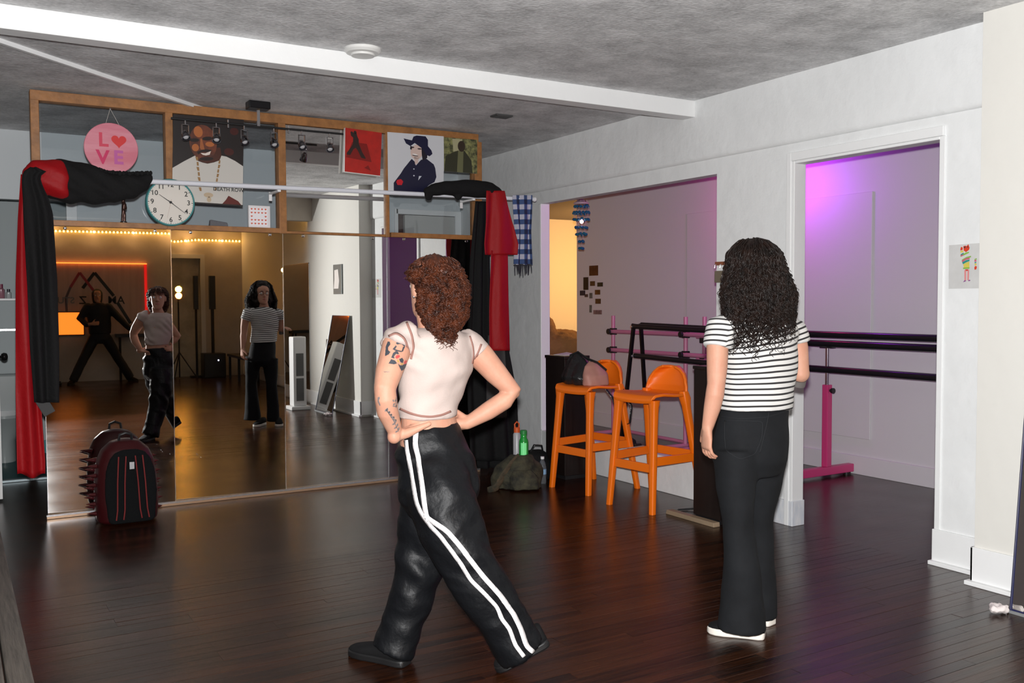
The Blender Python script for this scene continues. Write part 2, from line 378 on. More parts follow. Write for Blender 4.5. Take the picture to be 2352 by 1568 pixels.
bb = MB(); bb.box(-2.6, RD0-.08, YF, YF+.015, 0, .3); struct(bb.build('baseboard_rear', back_m))
pw = MB(); pw.box(XP, XP+.12, 2.2, 9.076, 0, 2.66); struct(pw.build('wall_side', side_m))
pp = MB(); pp.box(XP-.014, XP, 4.955, 7.145, .295, 2.285); struct(pp.build('trim_15', side_m, bevel=.004))
bb = MB(); bb.box(XP-.018, XP, 2.2, 9.076, 0, .15); struct(bb.build('baseboard_side', side_m, bevel=.004))
sw = MB(); sw.box(XR+WT, 9.0, 2.1, 2.2, 0, 2.66); sw.box(8.9, 9.0, 2.2, 12.2, 0, 2.66); sw.box(XR, XR+WT, YB+.1, 12.2, 0, 2.66); struct(sw.build('wall_side', side_m))
yw = MB(); yw.box(XR, 9.0, 11.4, 11.5, 0, 2.66); struct(yw.build('wall_side', mat('warm_wall', (.80, .74, .58), .6)))

# ------------------------------------------------------------------ mirror wall
wood_m = mat('frame_wood', (.36, .155, .045), .5, vary=.35, vscale=14, stretch=(1, 1, 1), bump=.1, bscale=30)
mir_m = mat('mirror_silver', (.80, .80, .78), .008, 1.0)
edge_m = mat('mirror_edge', (.75, .77, .8), .18, 1.0)
chrome = mat('chrome', (.8, .8, .82), .12, 1.0)
PXS = [.525, 1.335, 2.128, 2.962, 3.775]
TH = [2.4, 1.5, 0.0, 0.0]
ZG0, ZG1 = .025, 1.93
def panel_obj(i, z0, z1, th, tilt, name, label, cat):
    x0, x1 = PXS[i]+.003, PXS[i+1]-.003; cx = (x0+x1)/2; hw = (x1-x0)/2; cz = (z0+z1)/2; hh = (z1-z0)/2
    m4 = Matrix.Rotation(R(-th), 4, 'Z') @ Matrix.Rotation(R(tilt), 4, 'X')
    t = thing(name, label, cat, (cx, YM, z0))
    T = Matrix.Translation((cx, YM, cz)) @ m4
    def bx(a, b, c0, c1, e, g, nm, m):
        mb = MB(); mb.box(a, b, c0, c1, e, g); mb.v = [tuple(T @ V(p)) for p in mb.v]; return mb.build(nm, m, t)
    bx(-hw+.0012, hw-.0012, -.0002, .004, -hh, hh, 'mirror_glass', mir_m)
    bx(-hw, hw, .0045, .018, -hh, hh, 'backing_board', mat('mdf', (.25, .17, .1), .8))
    bx(-hw-.002, -hw+.0012, -.001, .004, -hh, hh, 'edge', edge_m)
    bx(hw-.0012, hw+.002, -.001, .004, -hh, hh, 'edge', edge_m)
    return t, T
NM = ['leftmost tall wall mirror pane, the one behind the spiked backpack', 'second tall wall mirror pane from the left, showing the striped-shirt woman',
      'third tall wall mirror pane from the left, showing the leaning mirror and white wall', 'rightmost tall wall mirror pane, mostly hidden by the woman with hands on hips']
for i in range(4):
    t, T = panel_obj(i, ZG0, ZG1, TH[i], 0, 'wall_mirror', NM[i], 'mirror')
    for k, dx in enumerate((-.26, .3)):
        mb = MB(); c0 = T @ V((dx, -.002, (ZG1-ZG0)/2-.012)); mb.lathe([(.001, -.012), (.009, -.010), (.011, -.004), (.011, .004)], c0, 12, (0, 1, 0)); mb.build('mirror_clip', chrome, t, smooth=True)
t, T = panel_obj(2, 1.952, 2.73, 0, .35, 'transom_mirror', 'square upper mirror pane in wooden frame, reflecting yellow lights', 'mirror')
ch = MB(); ch.box(PXS[0]-.01, PXS[4], YM-.022, YM+.0, 0, .026); struct(ch.build('trim_16', mat('mirror_channel', (.62, .42, .28), .3, .7), bevel=.003))
ch = MB(); ch.box(PXS[0]-.01, PXS[4], YM-.024, YM-.018, .018, .03); struct(ch.build('trim_17', mat('channel_lip', (.75, .77, .82), .25, .9)))

fr = thing('partition_frame', 'wooden transom frame above the wall mirrors with orange stained posts', 'frame', (PXS[0], YM, 1.93))
FY0, FY1 = YM-.02, YM+.07
mb = MB(); mb.box(PXS[0]-.045, PXS[4]+.005, FY0, FY1, 2.735, 2.80); mb.build('top_rail', wood_m, fr, bevel=.003)
for a, b_ in ((0, 2), (2, 3), (3, 4)):
    mb = MB(); mb.box(PXS[a]+.03, PXS[b_]-.0, FY0 if a != 2 else YM-.008, FY1, 1.932, 1.968 if a != 2 else 1.95); mb.build('bottom_rail', wood_m, fr, bevel=.002)
for i, (x, wdt) in enumerate(zip(PXS, (.05, .05, .055, .03, .065))):
    z0 = 1.93
    mb = MB(); mb.box(x-wdt*.5 if i else x-.045, x+wdt*.5 if i else x+.006, FY0-.004, FY1, z0, 2.737); mb.build('post', wood_m, fr, bevel=.003)
glass_m = bpy.data.materials.new('clear_glass'); glass_m.use_nodes = True; nt = glass_m.node_tree
for nn in list(nt.nodes):
    if nn.type != 'OUTPUT_MATERIAL': nt.nodes.remove(nn)
tr = nt.nodes.new('ShaderNodeBsdfTransparent'); gl = nt.nodes.new('ShaderNodeBsdfGlossy'); gl.inputs['Roughness'].default_value = .02
fz = nt.nodes.new('ShaderNodeFresnel'); fz.inputs['IOR'].default_value = 1.45; ms = nt.nodes.new('ShaderNodeMixShader')
tr.inputs[0].default_value = (.93, .95, .96, 1)
nt.links.new(fz.outputs[0], ms.inputs[0]); nt.links.new(tr.outputs[0], ms.inputs[1]); nt.links.new(gl.outputs[0], ms.inputs[2]); nt.links.new(ms.outputs[0], nt.nodes['Material Output'].inputs[0])
for i in (0, 1, 3):
    mb = MB(); mb.box(PXS[i]+.02, PXS[i+1]-.02, YM+.03, YM+.034, 1.965, 2.74); mb.build('pane', glass_m, fr)

# ================================================================== THINGS
white_m = mat('white_plastic', (.8, .8, .8), .35)
black_m = mat('black_plastic', (.012, .012, .013), .4)
blackf_m = mat('black_fabric', (.0085, .0085, .009), .85, bump=.25, bscale=60, spec=.2)
redf_m = mat('red_satin', (.30, .003, .006), .6, bump=.15, bscale=40, spec=.25)

# ---- hanging rail in front of the mirrors
PYL = 6.6
pA, pB = on_y(72, 404, PYL), on_y(1228, 458, PYL)
t = thing('hanging_rail', 'long white hanging rail across the front of the mirrors', 'rail', pA)
mb = MB(); mb.tube([pA, pB], .0165, 16); mb.build('pole', mat('rail_white', (.72, .74, .8), .3), t, smooth=True)
for p, s in ((pA, -1), (pB, 1)):
    mb = MB(); mb.lathe([(.010, -.004), (.019, -.002), (.0205, .003), (.0205, .012), (.018, .016)], p-(pB-pA).normalized()*s*.008, 14, (pB-pA)); mb.build('end_cap', white_m, t, smooth=True)
def on_pole(px):
    q = on_y(px, 430, PYL); k = (q.x-pA.x)/(pB.x-pA.x); return pA+(pB-pA)*k
for x in (641, 1088):
    q = on_pole(x); mb = MB(); mb.box(q.x-.012, q.x+.012, q.y-.004, YM-.024, q.z-.03, q.z-.016); mb.box(q.x-.012, q.x+.012, YM-.032, YM-.024, q.z-.075, q.z-.01); mb.build('bracket', white_m, t, bevel=.002)

def drape(name, m, parent, edges, Y, folds=4, amp=.018, nu=40, nv=60, seed=0, z_from_px=True, thick=.006, jag=0):
    ys = [e[0] for e in edges]
    def fn(u, v):
        py = ys[0]+(ys[-1]-ys[0])*v
        xl = np.interp(py, ys, [e[1] for e in edges]); xr = np.interp(py, ys, [e[2] for e in edges])
        p = on_y(xl+(xr-xl)*u, py, Y)
        a = amp*(.35+.65*min(1, v*2.2))
        p.y += a*math.sin(u*folds*2*math.pi+seed+.8*math.sin(v*3+seed))+.28*a*math.sin(u*folds*3.1*math.pi+seed*2+v*2)
        if jag and v > .97: p.z += jag*math.sin(u*7+seed)
        return p
    mb = MB(); mb.grid(fn, nu, nv); return mb.build(name, m, parent, smooth=True, solid=thick, angle=180)

# ---- red and black costume at the left end of the rail
t = thing('draped_costume', 'black and red costume piece slung over the left end of the white rail', 'costume', on_y(100, 1095, 6.55))
prof = [(100, 413, 30), (108, 413, 44), (135, 414, 48), (162, 419, 51), (190, 420, 46), (217, 425, 43), (244, 431, 37), (271, 431, 32), (299, 429, 29), (326, 424, 24), (340, 418, 18), (350, 412, 10)]
def sleeve(prof, Y, squash=.62, bias=0):
    rs = []
    for x, y, h in prof:
        c = on_y(x, y, Y); r = h/2153*(c-CAM).dot(CF); rs.append((c+V((0, bias, 0)), V((0, -r*squash, 0)), V((0, 0, r))))
    return rs
mb = MB(); mb.rings(sleeve(prof, 6.57), 28)
me = remesh(mb, .012, 3, lambda c, n: .008*noise.noise(V((c.x*7+c.z*9, c.y*8, c.z*14)))+.005*math.sin(c.x*40+c.z*55))
link('sleeve', me, blackf_m, t)
mb = MB()
for k in range(26):
    px_ = 228+k*4.7+random.uniform(-1.5, 1.5); yy = np.interp(px_, [215, 244, 271, 299, 326, 350], [384, 394, 398, 399, 398, 397]); c = on_y(px_, yy, 6.55+random.uniform(-.03, .03))
    mb.ball(c, .014, 8, 6, (random.uniform(.7, 1.1), .6, random.uniform(.7, 1.4)))
mb.build('ruffle', blackf_m, t, smooth=True)
cuff = [(52, 402, 12), (60, 398, 20), (76, 400, 31), (98, 406, 40), (122, 410, 45), (144, 415, 46), (156, 418, 38), (154, 418, 28)]
mb = MB(); mb.rings(sleeve(cuff, 6.55, .68), 28); link('cuff', remesh(mb, .012, 3, lambda c, n: .004*math.sin(c.z*60+c.x*30)), redf_m, t)
drape('red_panel', redf_m, t, [(400, 48, 84), (500, 42, 70), (640, 37, 80), (900, 36, 92), (1010, 38, 100), (1060, 39, 104), (1092, 40, 104)], 6.58, 1.3, .018, seed=1, jag=.012)
drape('black_panel', blackf_m, t, [(384, 70, 84), (392, 57, 108), (405, 51, 92), (425, 51, 98), (455, 53, 112), (490, 54, 122), (640, 62, 131), (800, 70, 135), (924, 80, 135)], 6.42, 1.8, .02, seed=2)
mb = MB(); q = on_y(94, 935, 6.56); mb.bar(q+V((0, 0, .05)), q+V((.05, 0, -.045)), .07, .012, (0, 1, 0)); mb.build('tie', mat('dark_grey_cloth', (.05, .05, .05), .8), t, bevel=.003)

# ---- red and black costume at the right end
t = thing('draped_costume', 'black and red costume hung at the right end of the rail beside the scarf', 'costume', on_y(1130, 1060, 6.57))
prof = [(974, 442, 9), (990, 436, 13), (1020, 432, 16), (1060, 432, 19), (1100, 434, 20), (1130, 438, 18), (1146, 443, 13), (1153, 446, 7)]
mb = MB(); mb.rings(sleeve(prof, 6.58, .9), 24)
for x in (985, 1052): 
    c = on_y(x, 452, 6.57); mb.ball(c, .028, 10, 8, (1.2, .8, 1))
link('rolled_sleeve', remesh(mb, .010, 3, lambda c, n: .006*noise.noise(V((c.x*12, c.y*9, c.z*22)))), blackf_m, t)
drape('black_panel', blackf_m, t, [(462, 1092, 1128), (600, 1080, 1126), (760, 1073, 1130), (850, 1070, 1150), (930, 1072, 1170), (1058, 1078, 1180)], 6.66, 2.6, .022, seed=4)
drape('red_ruffle', redf_m, t, [(438, 1116, 1160), (470, 1114, 1168), (520, 1113, 1182), (560, 1111, 1191), (585, 1113, 1189)], 6.52, 1.6, .02, nv=30, seed=5)
drape('red_panel', redf_m, t, [(575, 1128, 1166), (700, 1126, 1170), (805, 1126, 1173)], 6.53, 1.2, .016, nv=40, seed=6)
drape('black_lining', mat('charcoal_lining', (.035, .033, .033), .8), t, [(770, 1122, 1158), (860, 1120, 1163), (960, 1118, 1166)], 6.56, 1.3, .014, nv=30, seed=7)

# ---- plaid scarf
sc_m = bpy.data.materials.new('plaid_wool'); sc_m.use_nodes = True; nt = sc_m.node_tree; b = nt.nodes['Principled BSDF']; b.inputs['Roughness'].default_value = .9
def attr(nt, nm): a = nt.nodes.new('ShaderNodeAttribute'); a.attribute_name = nm; return a.outputs['Fac']
def mth(nt, op, a, b_=None):
    n_ = nt.nodes.new('ShaderNodeMath'); n_.operation = op
    for k, q in enumerate((a, b_)):
        if q is None: continue
        if hasattr(q, 'is_linked') or hasattr(q, 'links'): nt.links.new(q, n_.inputs[k])
        else: n_.inputs[k].default_value = q
    return n_.outputs[0]
fu = mth(nt, 'LESS_THAN', mth(nt, 'FRACT', mth(nt, 'MULTIPLY', attr(nt, 'pu'), 2.6)), .5)
fv = mth(nt, 'LESS_THAN', mth(nt, 'FRACT', mth(nt, 'MULTIPLY', attr(nt, 'pv'), 7.0)), .5)
sm = mth(nt, 'MULTIPLY', mth(nt, 'ADD', fu, fv), .5)
rp = nt.nodes.new('ShaderNodeValToRGB'); rp.color_ramp.interpolation = 'CONSTANT'; e = rp.color_ramp.elements
e[0].position = 0; e[0].color = (.008, .016, .05, 1); e[1].position = .3; e[1].color = (.04, .075, .19, 1); k = e.new(.8); k.color = (.42, .42, .5, 1)
nt.links.new(sm, rp.inputs[0]); nt.links.new(rp.outputs[0], b.inputs['Base Color'])
t = thing('plaid_scarf', 'blue and white plaid scarf with dark fringe hanging from the rail end', 'scarf', on_y(1200, 632, 6.58))
o = drape('scarf_cloth', sc_m, t, [(448, 1177, 1222), (470, 1178, 1222), (530, 1184, 1219), (608, 1181, 1221)], 6.58, 2.2, .014, nu=41, nv=61, seed=3)
me = o.data; au = me.attributes.new('pu', 'FLOAT', 'POINT'); av = me.attributes.new('pv', 'FLOAT', 'POINT')
for j in range(61):
    for i in range(41): au.data[j*41+i].value = i/40+.02; av.data[j*41+i].value = j/60+.01
mb = MB()
for k in range(13):
    x = 1183+k*3; a = on_y(x, 606, 6.575); c = on_y(x+random.uniform(-3, 3), 632+random.uniform(-6, 4), 6.57); mb.tube([a, (a+c)/2+V((random.uniform(-.004, .004), 0, 0)), c], [.005, .0045, .003], 6)
mb.build('fringe', mat('fringe_wool', (.02, .022, .03), .9), t, smooth=True)

# ---- track light
TY = 6.55
a, b2 = on_y(393, 280, TY), on_y(788, 300, TY); zt = (a.z+b2.z)/2; a.z = b2.z = zt
t = thing('track_light', 'black ceiling track light with six small chrome spot heads', 'track light', (1.8, TY, ZC))
mb = MB(); mb.tube([a, b2], .008, 10); mb.build('track_bar', black_m, t, smooth=True)
cpos = on_y(593, 270, TY); mb = MB(); mb.box(cpos.x-.075, cpos.x+.075, TY-.05, TY+.05, ZC-.05, ZC); mb.build('canopy', mat('dark_metal', (.03, .03, .033), .3, .8), t, bevel=.006)
mb = MB(); mb.bar((cpos.x, TY, ZC-.045), (cpos.x, TY, zt), .02, .02, (0, 1, 0)); mb.build('stem', chrome, t)
for x in (524, 663):
    q = on_y(x, 290, TY); mb = MB(); mb.tube([(q.x, TY, zt-.03), (q.x, TY, zt+.025)], .006, 8); mb.build('clip', chrome, t, smooth=True)
for x in (426, 497, 561, 629, 693, 757):
    q = on_y(x, 310, TY).x; tilt = random.uniform(-.25, .25)
    mb = MB(); mb.tube([(q, TY, zt), (q, TY, zt-.035)], .005, 8); s = mb.build('stem', chrome, t, smooth=True)
    mb = MB(); mb.bar((q-.022, TY, zt-.035), (q-.022, TY, zt-.1), .006, .012, (0, 1, 0)); mb.bar((q+.022, TY, zt-.035), (q+.022, TY, zt-.1), .006, .012, (0, 1, 0)); mb.bar((q-.024, TY, zt-.035), (q+.024, TY, zt-.035), .012, .006); mb.build('yoke', chrome, t)
    ax = V((tilt*.5, -.55, -.8)).normalized(); c = V((q, TY, zt-.105))
    mb = MB(); mb.lathe([(.012, -.04), (.02, -.03), (.027, 0), (.03, .02), (.03, .026), (.024, .026), (.022, .012)], c, 18, ax); hd = mb.build('spot_head', mat('dark_chrome', (.25, .25, .27), .15, 1.0), t, smooth=True)
    mb = MB(); mb.ball(c+ax*.014, .02, 12, 8, (1, 1, .6), (ax.orthogonal().normalized(), ax.cross(ax.orthogonal().normalized()), ax)); mb.build('bulb', mat('lamp_glass', (.5, .5, .52), .08), hd, smooth=True)

# ---- ceiling bits
q = on_z(833, 112, ZC); mb = MB(); mb.lathe([(.02, -.042), (.062, -.04), (.066, -.03), (.088, -.026), (.1, -.014), (.1, 0)], (q.x, q.y, ZC), 36)
tag(mb.build('smoke_detector', mat('detector_white', (.72, .72, .70), .45), smooth=True, angle=30), 'round white smoke detector on the grey ceiling beside the beam', 'smoke detector')
q = on_z(1152, 265, ZC); mb = MB(); mb.box(q.x-.07, q.x+.07, q.y-.05, q.y+.05, ZC-.012, ZC)
for k in range(4): mb.box(q.x-.06, q.x+.06, q.y-.04+k*.022, q.y-.03+k*.022, ZC-.016, ZC-.012)
tag(mb.build('ceiling_vent', mat('vent_dark', (.06, .06, .06), .6)), 'small dark vent plate on the ceiling near the posters', 'vent')

# ---- wall clock
cc = on_y(391, 465, YM-.045); rc = 54/2153*(cc-CAM).dot(CF)
t = thing('wall_clock', 'round cream wall clock with teal rim and black numerals above the mirrors', 'clock', cc-V((0, 0, rc)))
mb = MB(); mb.lathe([(rc-.012, 0), (rc-.012, -.02), (rc-.004, -.02), (rc, -.012), (rc, .02), (rc-.03, .022), (.02, .022)], cc, 56, (0, 1, 0)); mb.build('rim', mat('teal_rim', (.03, .22, .23), .35), t, smooth=True)
mb = MB(); mb.lathe([(.001, -.011), (rc-.01, -.011), (rc-.01, -.006), (.001, -.006)], cc, 56, (0, 1, 0)); mb.build('dial', mat('dial_cream', (.70, .66, .60), .55), t)
EX, EZ = V((1, 0, 0)), V((0, 0, 1)); ink = mat('ink_black', (.015, .015, .015), .6)
for h in range(1, 13):
    a = R(90-30*h); p = cc+V((math.cos(a)*rc*.74, -.013, math.sin(a)*rc*.74)); text_mesh(str(h), .047, p, EX, EZ, 0, 'numeral', ink, t, bold=.0006)
mb = MB()
for k in range(60):
    a = R(6*k); d = V((math.cos(a), 0, math.sin(a))); s = V((-d.z, 0, d.x))*(.0022 if k % 5 == 0 else .0009); r0 = rc*(.86 if k % 5 == 0 else .885); r1 = rc*.915; o_ = cc+V((0, -.0125, 0))
    mb.add([o_+d*r0-s, o_+d*r0+s, o_+d*r1+s, o_+d*r1-s], [(0, 1, 2, 3)])
mb.build('minute_marks', ink, t)
def hand(ang, L, w_, y, nm, m):
    d = V((math.sin(R(ang)), 0, math.cos(R(ang)))); s = V((d.z, 0, -d.x)); o_ = cc+V((0, y, 0)); mb = MB()
    mb.prism([(-w_, -.02), (w_, -.02), (w_*.4, L), (-w_*.4, L)], o_, s, d, .001); mb.build(nm, m, t)
hand(304, rc*.56, .0032, -.015, 'hour_hand', ink); hand(127, rc*.76, .0026, -.0165, 'minute_hand', ink); hand(193, rc*.7, .0006, -.018, 'second_hand', mat('thin_red', (.35, .12, .08), .5))
mb = MB(); mb.lathe([(.009, -.02), (.009, -.012)], cc, 14, (0, 1, 0)); mb.build('hub', ink, t)

# ---- LOVE disc
lc = on_y(255.5, 341, YM-.03); rl = 58/2153*(lc-CAM).dot(CF)
pink_m = mat('love_pink', (.72, .30, .36), .6, vary=.3, vscale=3.2, stretch=(.4, 1, 3), vcol=(.60, .16, .22))
t = thing('love_sign', 'round pink hanging sign spelling LOVE with a red heart as the O', 'sign', lc-V((0, 0, rl)))
mb = MB(); mb.lathe([(rl-.003, -.008), (rl, -.005), (rl, .008), (.001, .008)], lc, 48, (0, 1, 0)); mb.build('disc', pink_m, t, smooth=True, angle=30)
def letter(ch, px, py, size, col):
    p = on_y(px, py, YM-.0395); text_mesh(ch, size, p, EX, EZ, 0, 'letter', mat('love_'+ch, col, .6), t, bold=.004)
letter('L', 237, 322, .125, (.62, .05, .10)); letter('V', 236, 362, .125, (.58, .02, .11)); letter('E', 272, 363, .125, (.50, .10, .33))
hp = []
for k in range(40):
    a = 2*math.pi*k/40; hp.append((16*math.sin(a)**3/17, (13*math.cos(a)-5*math.cos(2*a)-2*math.cos(3*a)-math.cos(4*a))/17))
def heart(mb, c, s, d=.0012): mb.prism([(x*s, z*s) for x, z in hp], c, EX, EZ, d)
mb = MB(); heart(mb, on_y(273, 324, YM-.0385), .05); mb.build('heart', mat('heart_red', (.62, .015, .015), .5), t)
nl = on_y(253, 250, YM-.03); mb = MB()
for x in (241, 275): mb.tube([nl, on_y(x, 290, YM-.036)], .0016, 6)
mb.build('string', mat('twine', (.45, .43, .40), .8), t); mb = MB(); mb.lathe([(.005, -.014), (.005, 0)], nl, 8, (0, 1, 0)); mb.build('nail', chrome, t)

# ---- posters
def poster(name, label, cat, corners, Y, layers, th=.004, sheet=(.8, .8, .8), edge=None):
    P = [on_y(x, y, Y) for x, y in corners]           # TL TR BR BL
    t = thing(name, label, cat, (P[3]+P[2])/2)
    mb = MB(); mb.add([p+V((0, 0, 0)) for p in P]+[p+V((0, th, 0)) for p in P], [(0, 1, 2, 3), (7, 6, 5, 4), (0, 4, 5, 1), (1, 5, 6, 2), (2, 6, 7, 3), (3, 7, 4, 0)])
    mb.build('sheet', mat(name+'_sheet_'+label[:8], edge or sheet, .45), t)
    for k, (nm, colr, polys) in enumerate(layers):
        for poly in polys:
            vs = []; mb = MB()
            for u, v in poly:
                q = (P[0]*(1-u)+P[1]*u)*(1-v)+(P[3]*(1-u)+P[2]*u)*v; vs.append(q+V((0, -.0006*(k+1), 0)))
            mb.add(vs, [tuple(range(len(vs)))])
            mb.build(nm, colr if not isinstance(colr, tuple) else mat('print_%.3f_%.3f_%.3f' % colr, colr, .4), t)
    return t, P
def ell(cx, cy, rx, ry, n=28, rot=0):
    return [(cx+rx*math.cos(2*math.pi*k/n)*math.cos(rot)-ry*math.sin(2*math.pi*k/n)*math.sin(rot), cy+rx*math.cos(2*math.pi*k/n)*math.sin(rot)+ry*math.sin(2*math.pi*k/n)*math.cos(rot)) for k in range(n)]
FULL = [(0, 0), (1, 0), (1, 1), (0, 1)]
def sub(x0, x1, y0, y1, pts): return [((x-x0)/(x1-x0), (y-y0)/(y1-y0)) for x, y in pts]
S = lambda pts: sub(118, 1235, 75, 1500, pts)
def E_(cx, cy, rx, ry, rot=0): return S(ell(cx, cy, rx, ry, 28, rot))
gold = mat('print_gold', (.28, .15, .05), .45)
skin_p = mat('print_brown', (.16, .034, .010), .5, vary=.7, vscale=9, vcol=(.045, .010, .004))
chain = [S([(470+i*10+(6 if i % 2 else -6), 740+i*82), (505+i*10, 740+i*82), (512+i*10, 800+i*82), (482+i*10, 800+i*82)]) for i in range(7)]
chain += [S([(868-i*9+(5 if i % 2 else -5), 770+i*74), (838-i*9, 770+i*74), (830-i*9, 826+i*74), (858-i*9, 826+i*74)]) for i in range(7)]
t, P = poster('portrait_poster', 'tall poster of a smiling man in a white shirt with gold chain', 'poster', [(398, 262), (560, 275), (557, 474), (395, 464)], YM-.03, [
    ('background_print', (.010, .006, .006), [FULL]),
    ('glow_print', (.05, .006, .004), [E_(1080, 280, 70, 60), E_(1000, 620, 80, 60)]),
    ('shirt_print', (.56, .54, .50), [S([(118, 945), (300, 820), (470, 715), (500, 800), (580, 825), (660, 838), (760, 810), (850, 770), (880, 690), (960, 700), (1100, 760), (1235, 840), (1235, 1480), (118, 1480)])]),
    ('neck_print', (.06, .014, .006), [S([(490, 600), (860, 560), (880, 690), (850, 768), (760, 806), (660, 834), (580, 820), (500, 790)])]),
    ('face_print', skin_p, [E_(585, 500, 215, 290, -.12)]),
    ('forehead_print', (.40, .12, .03), [E_(505, 330, 70, 90, -.2), E_(465, 590, 55, 60), E_(690, 520, 70, 40)]),
    ('nose_print', (.33, .10, .03), [S([(540, 440), (565, 440), (610, 610), (560, 625), (535, 590)])]),
    ('dark_print', (.012, .006, .005), [E_(450, 470, 75, 30, -.1), E_(650, 430, 80, 32, -.15), S([(490, 660), (560, 620), (640, 605), (720, 610), (700, 640), (560, 660), (510, 700)]), E_(640, 760, 110, 30, -.1)]),
    ('smile_print', (.70, .62, .55), [S([(545, 672), (620, 672), (710, 628), (690, 690), (630, 708), (580, 700)])]),
    ('chain_print', gold, chain), ('pendant_print', (.48, .38, .26), [E_(680, 1350, 75, 40), E_(690, 1420, 35, 45)]),
    ('hands_print', (.10, .008, .005), [S([(900, 1480), (960, 1410), (1000, 1340), (1080, 1380), (1160, 1420), (1210, 1480)])]),
    ('border_print', (.010, .008, .008), [S([(118, 1478), (1235, 1478), (1235, 1500), (118, 1500)])])], sheet=(.05, .04, .04))
c0 = P[0]+(P[1]-P[0])*.80+(P[3]-P[0])*.835; text_mesh('DEATH ROW', .036, c0+V((-.005, -.010, 0)), EX, EZ, 0, 'lettering', ink, t, bold=.0006)
dancer = [(.18, .06), (.24, .10), (.30, .07), (.33, .16), (.37, .22), (.38, .32), (.48, .50), (.58, .62), (.57, .645), (.46, .63), (.36, .48), (.30, .42), (.24, .46), (.16, .60), (.06, .60), (.07, .55), (.16, .44), (.22, .34), (.22, .20), (.16, .16), (.14, .08)]
t, P = poster('red_canvas', 'square red canvas print with the dark silhouette of a dancer', 'canvas', [(793, 293), (877, 305), (873, 405), (789, 395)], YM-.055, [
    ('red_print', mat('print_red', (.46, .012, .006), .5, vary=.25, vscale=12), [[(0, 0), (1, 0), (1, .985), (.03, .985)]]), ('shadow_print', (.20, .006, .004), [[(.2, .3), (.6, .3), (.75, .7), (.05, .66)], [(.55, .85), (.66, .78), (.74, .9)]]),
    ('dancer_print', (.025, .012, .010), [dancer, ell(.265, .075, .04, .035)])], th=.03, edge=(.74, .72, .70))
S = lambda pts: sub(622, 1337, 130, 955, pts)
body = [(690, 800), (780, 670), (820, 600), (920, 465), (960, 500), (975, 550), (1040, 470), (1110, 450), (1205, 520), (1225, 570), (1240, 690), (1215, 760), (1150, 800), (1095, 850), (1085, 925), (690, 925)]
t, P = poster('portrait_poster', 'white poster of a figure in a navy hat and coat with a red armband', 'poster', [(890, 303), (1019, 313), (1019, 452), (892, 446)], YM-.028, [
    ('background_print', (.60, .61, .64), [FULL]), ('coat_print', (.006, .006, .03), [S(body)]),
    ('face_print', (.62, .47, .42), [E_(985, 370, 78, 100, .2), S([(950, 440), (1010, 440), (1000, 520), (965, 540)])]),
    ('hair_print', (.008, .006, .014), [S([(1045, 290), (1120, 290), (1120, 440), (1060, 480), (1050, 400)]), S([(905, 290), (930, 300), (920, 345), (900, 335)])]),
    ('hat_print', (.006, .006, .035), [S([(820, 200), (925, 218), (945, 165), (985, 148), (1100, 150), (1130, 195), (1130, 280), (1175, 335), (1188, 380), (1150, 415), (1110, 400), (1060, 320), (960, 250), (905, 295), (850, 265)])]),
    ('eye_print', (.03, .015, .02), [E_(930, 310, 24, 9), E_(1020, 325, 26, 9), E_(965, 420, 40, 6, .1)]), ('smile_print', (.8, .76, .74), [E_(962, 405, 34, 10, .15)]),
    ('armband_print', (.55, .008, .02), [S([(730, 760), (780, 745), (808, 775), (790, 825), (735, 825), (720, 790)])]), ('trim_print', (.6, .62, .68), [S([(1010, 690), (1045, 690), (1000, 750)]), E_(945, 600, 8, 8), E_(945, 690, 9, 9)])])
olive = mat('print_olive', (.26, .26, .10), .5, vary=.9, vscale=26, vcol=(.015, .018, .01))
t, P = poster('street_photo', 'small greenish photo print of a man in a dark coat on a street', 'photo print', [(1019, 315), (1096, 321), (1096, 399), (1020, 393)], YM-.03, [
    ('background_print', olive, [FULL]), ('pale_print', (.36, .34, .20), [[(.25, .02), (.55, .02), (.5, .35), (.28, .4)]]),
    ('coat_print', (.028, .028, .012), [[(.05, .55), (.28, .42), (.42, .36), (.62, .36), (.82, .62), (.86, 1), (.0, 1)]]), ('shirt_print', (.13, .13, .06), [[(.42, .36), (.58, .36), (.56, 1), (.38, 1)]]),
    ('head_print', (.03, .018, .010), [ell(.52, .23, .11, .16)])])

# ---- little things on the frame ledge
ZL = 1.968
q = on_y(595, 497, YM); hw = 25/2153*(q-CAM).dot(CF)
t = thing('heart_card', 'white square card with rows of tiny red hearts on the ledge', 'card', (q.x, YM, ZL))
mb = MB(); mb.box(q.x-hw, q.x+hw, YM-.012, YM+.012, ZL, ZL+2*hw); mb.build('box_frame', mat('card_white', (.74, .72, .73), .5), t, bevel=.003)
mb = MB(); mb.box(q.x-hw*.9, q.x+hw*.72, YM-.0135, YM-.0122, ZL+.012, ZL+hw*1.78); mb.build('card_face', mat('card_face', (.85, .82, .84), .6), t)
for r_ in range(5):
    for c_ in range(5):
        if r_ == 2 and 0 < c_ < 4: continue
        mb = MB(); heart(mb, V((q.x-hw*.72+c_*hw*.32, YM-.0137, ZL+.028+r_*hw*.33)), hw*.1, .0006); mb.build('heart', mat('tiny_red', (.62, .10, .05), .6), t)
q = on_y(284, 510, YM+.02)
t = thing('figurine', 'small dark standing figurine on the ledge below the black costume', 'figurine', (q.x, YM+.02, ZL))
mb = MB(); mb.lathe([(.022, 0), (.022, .008), (.01, .012)], (q.x, YM+.02, ZL), 14); mb.build('base', black_m, t)
mb = MB(); z = ZL+.01
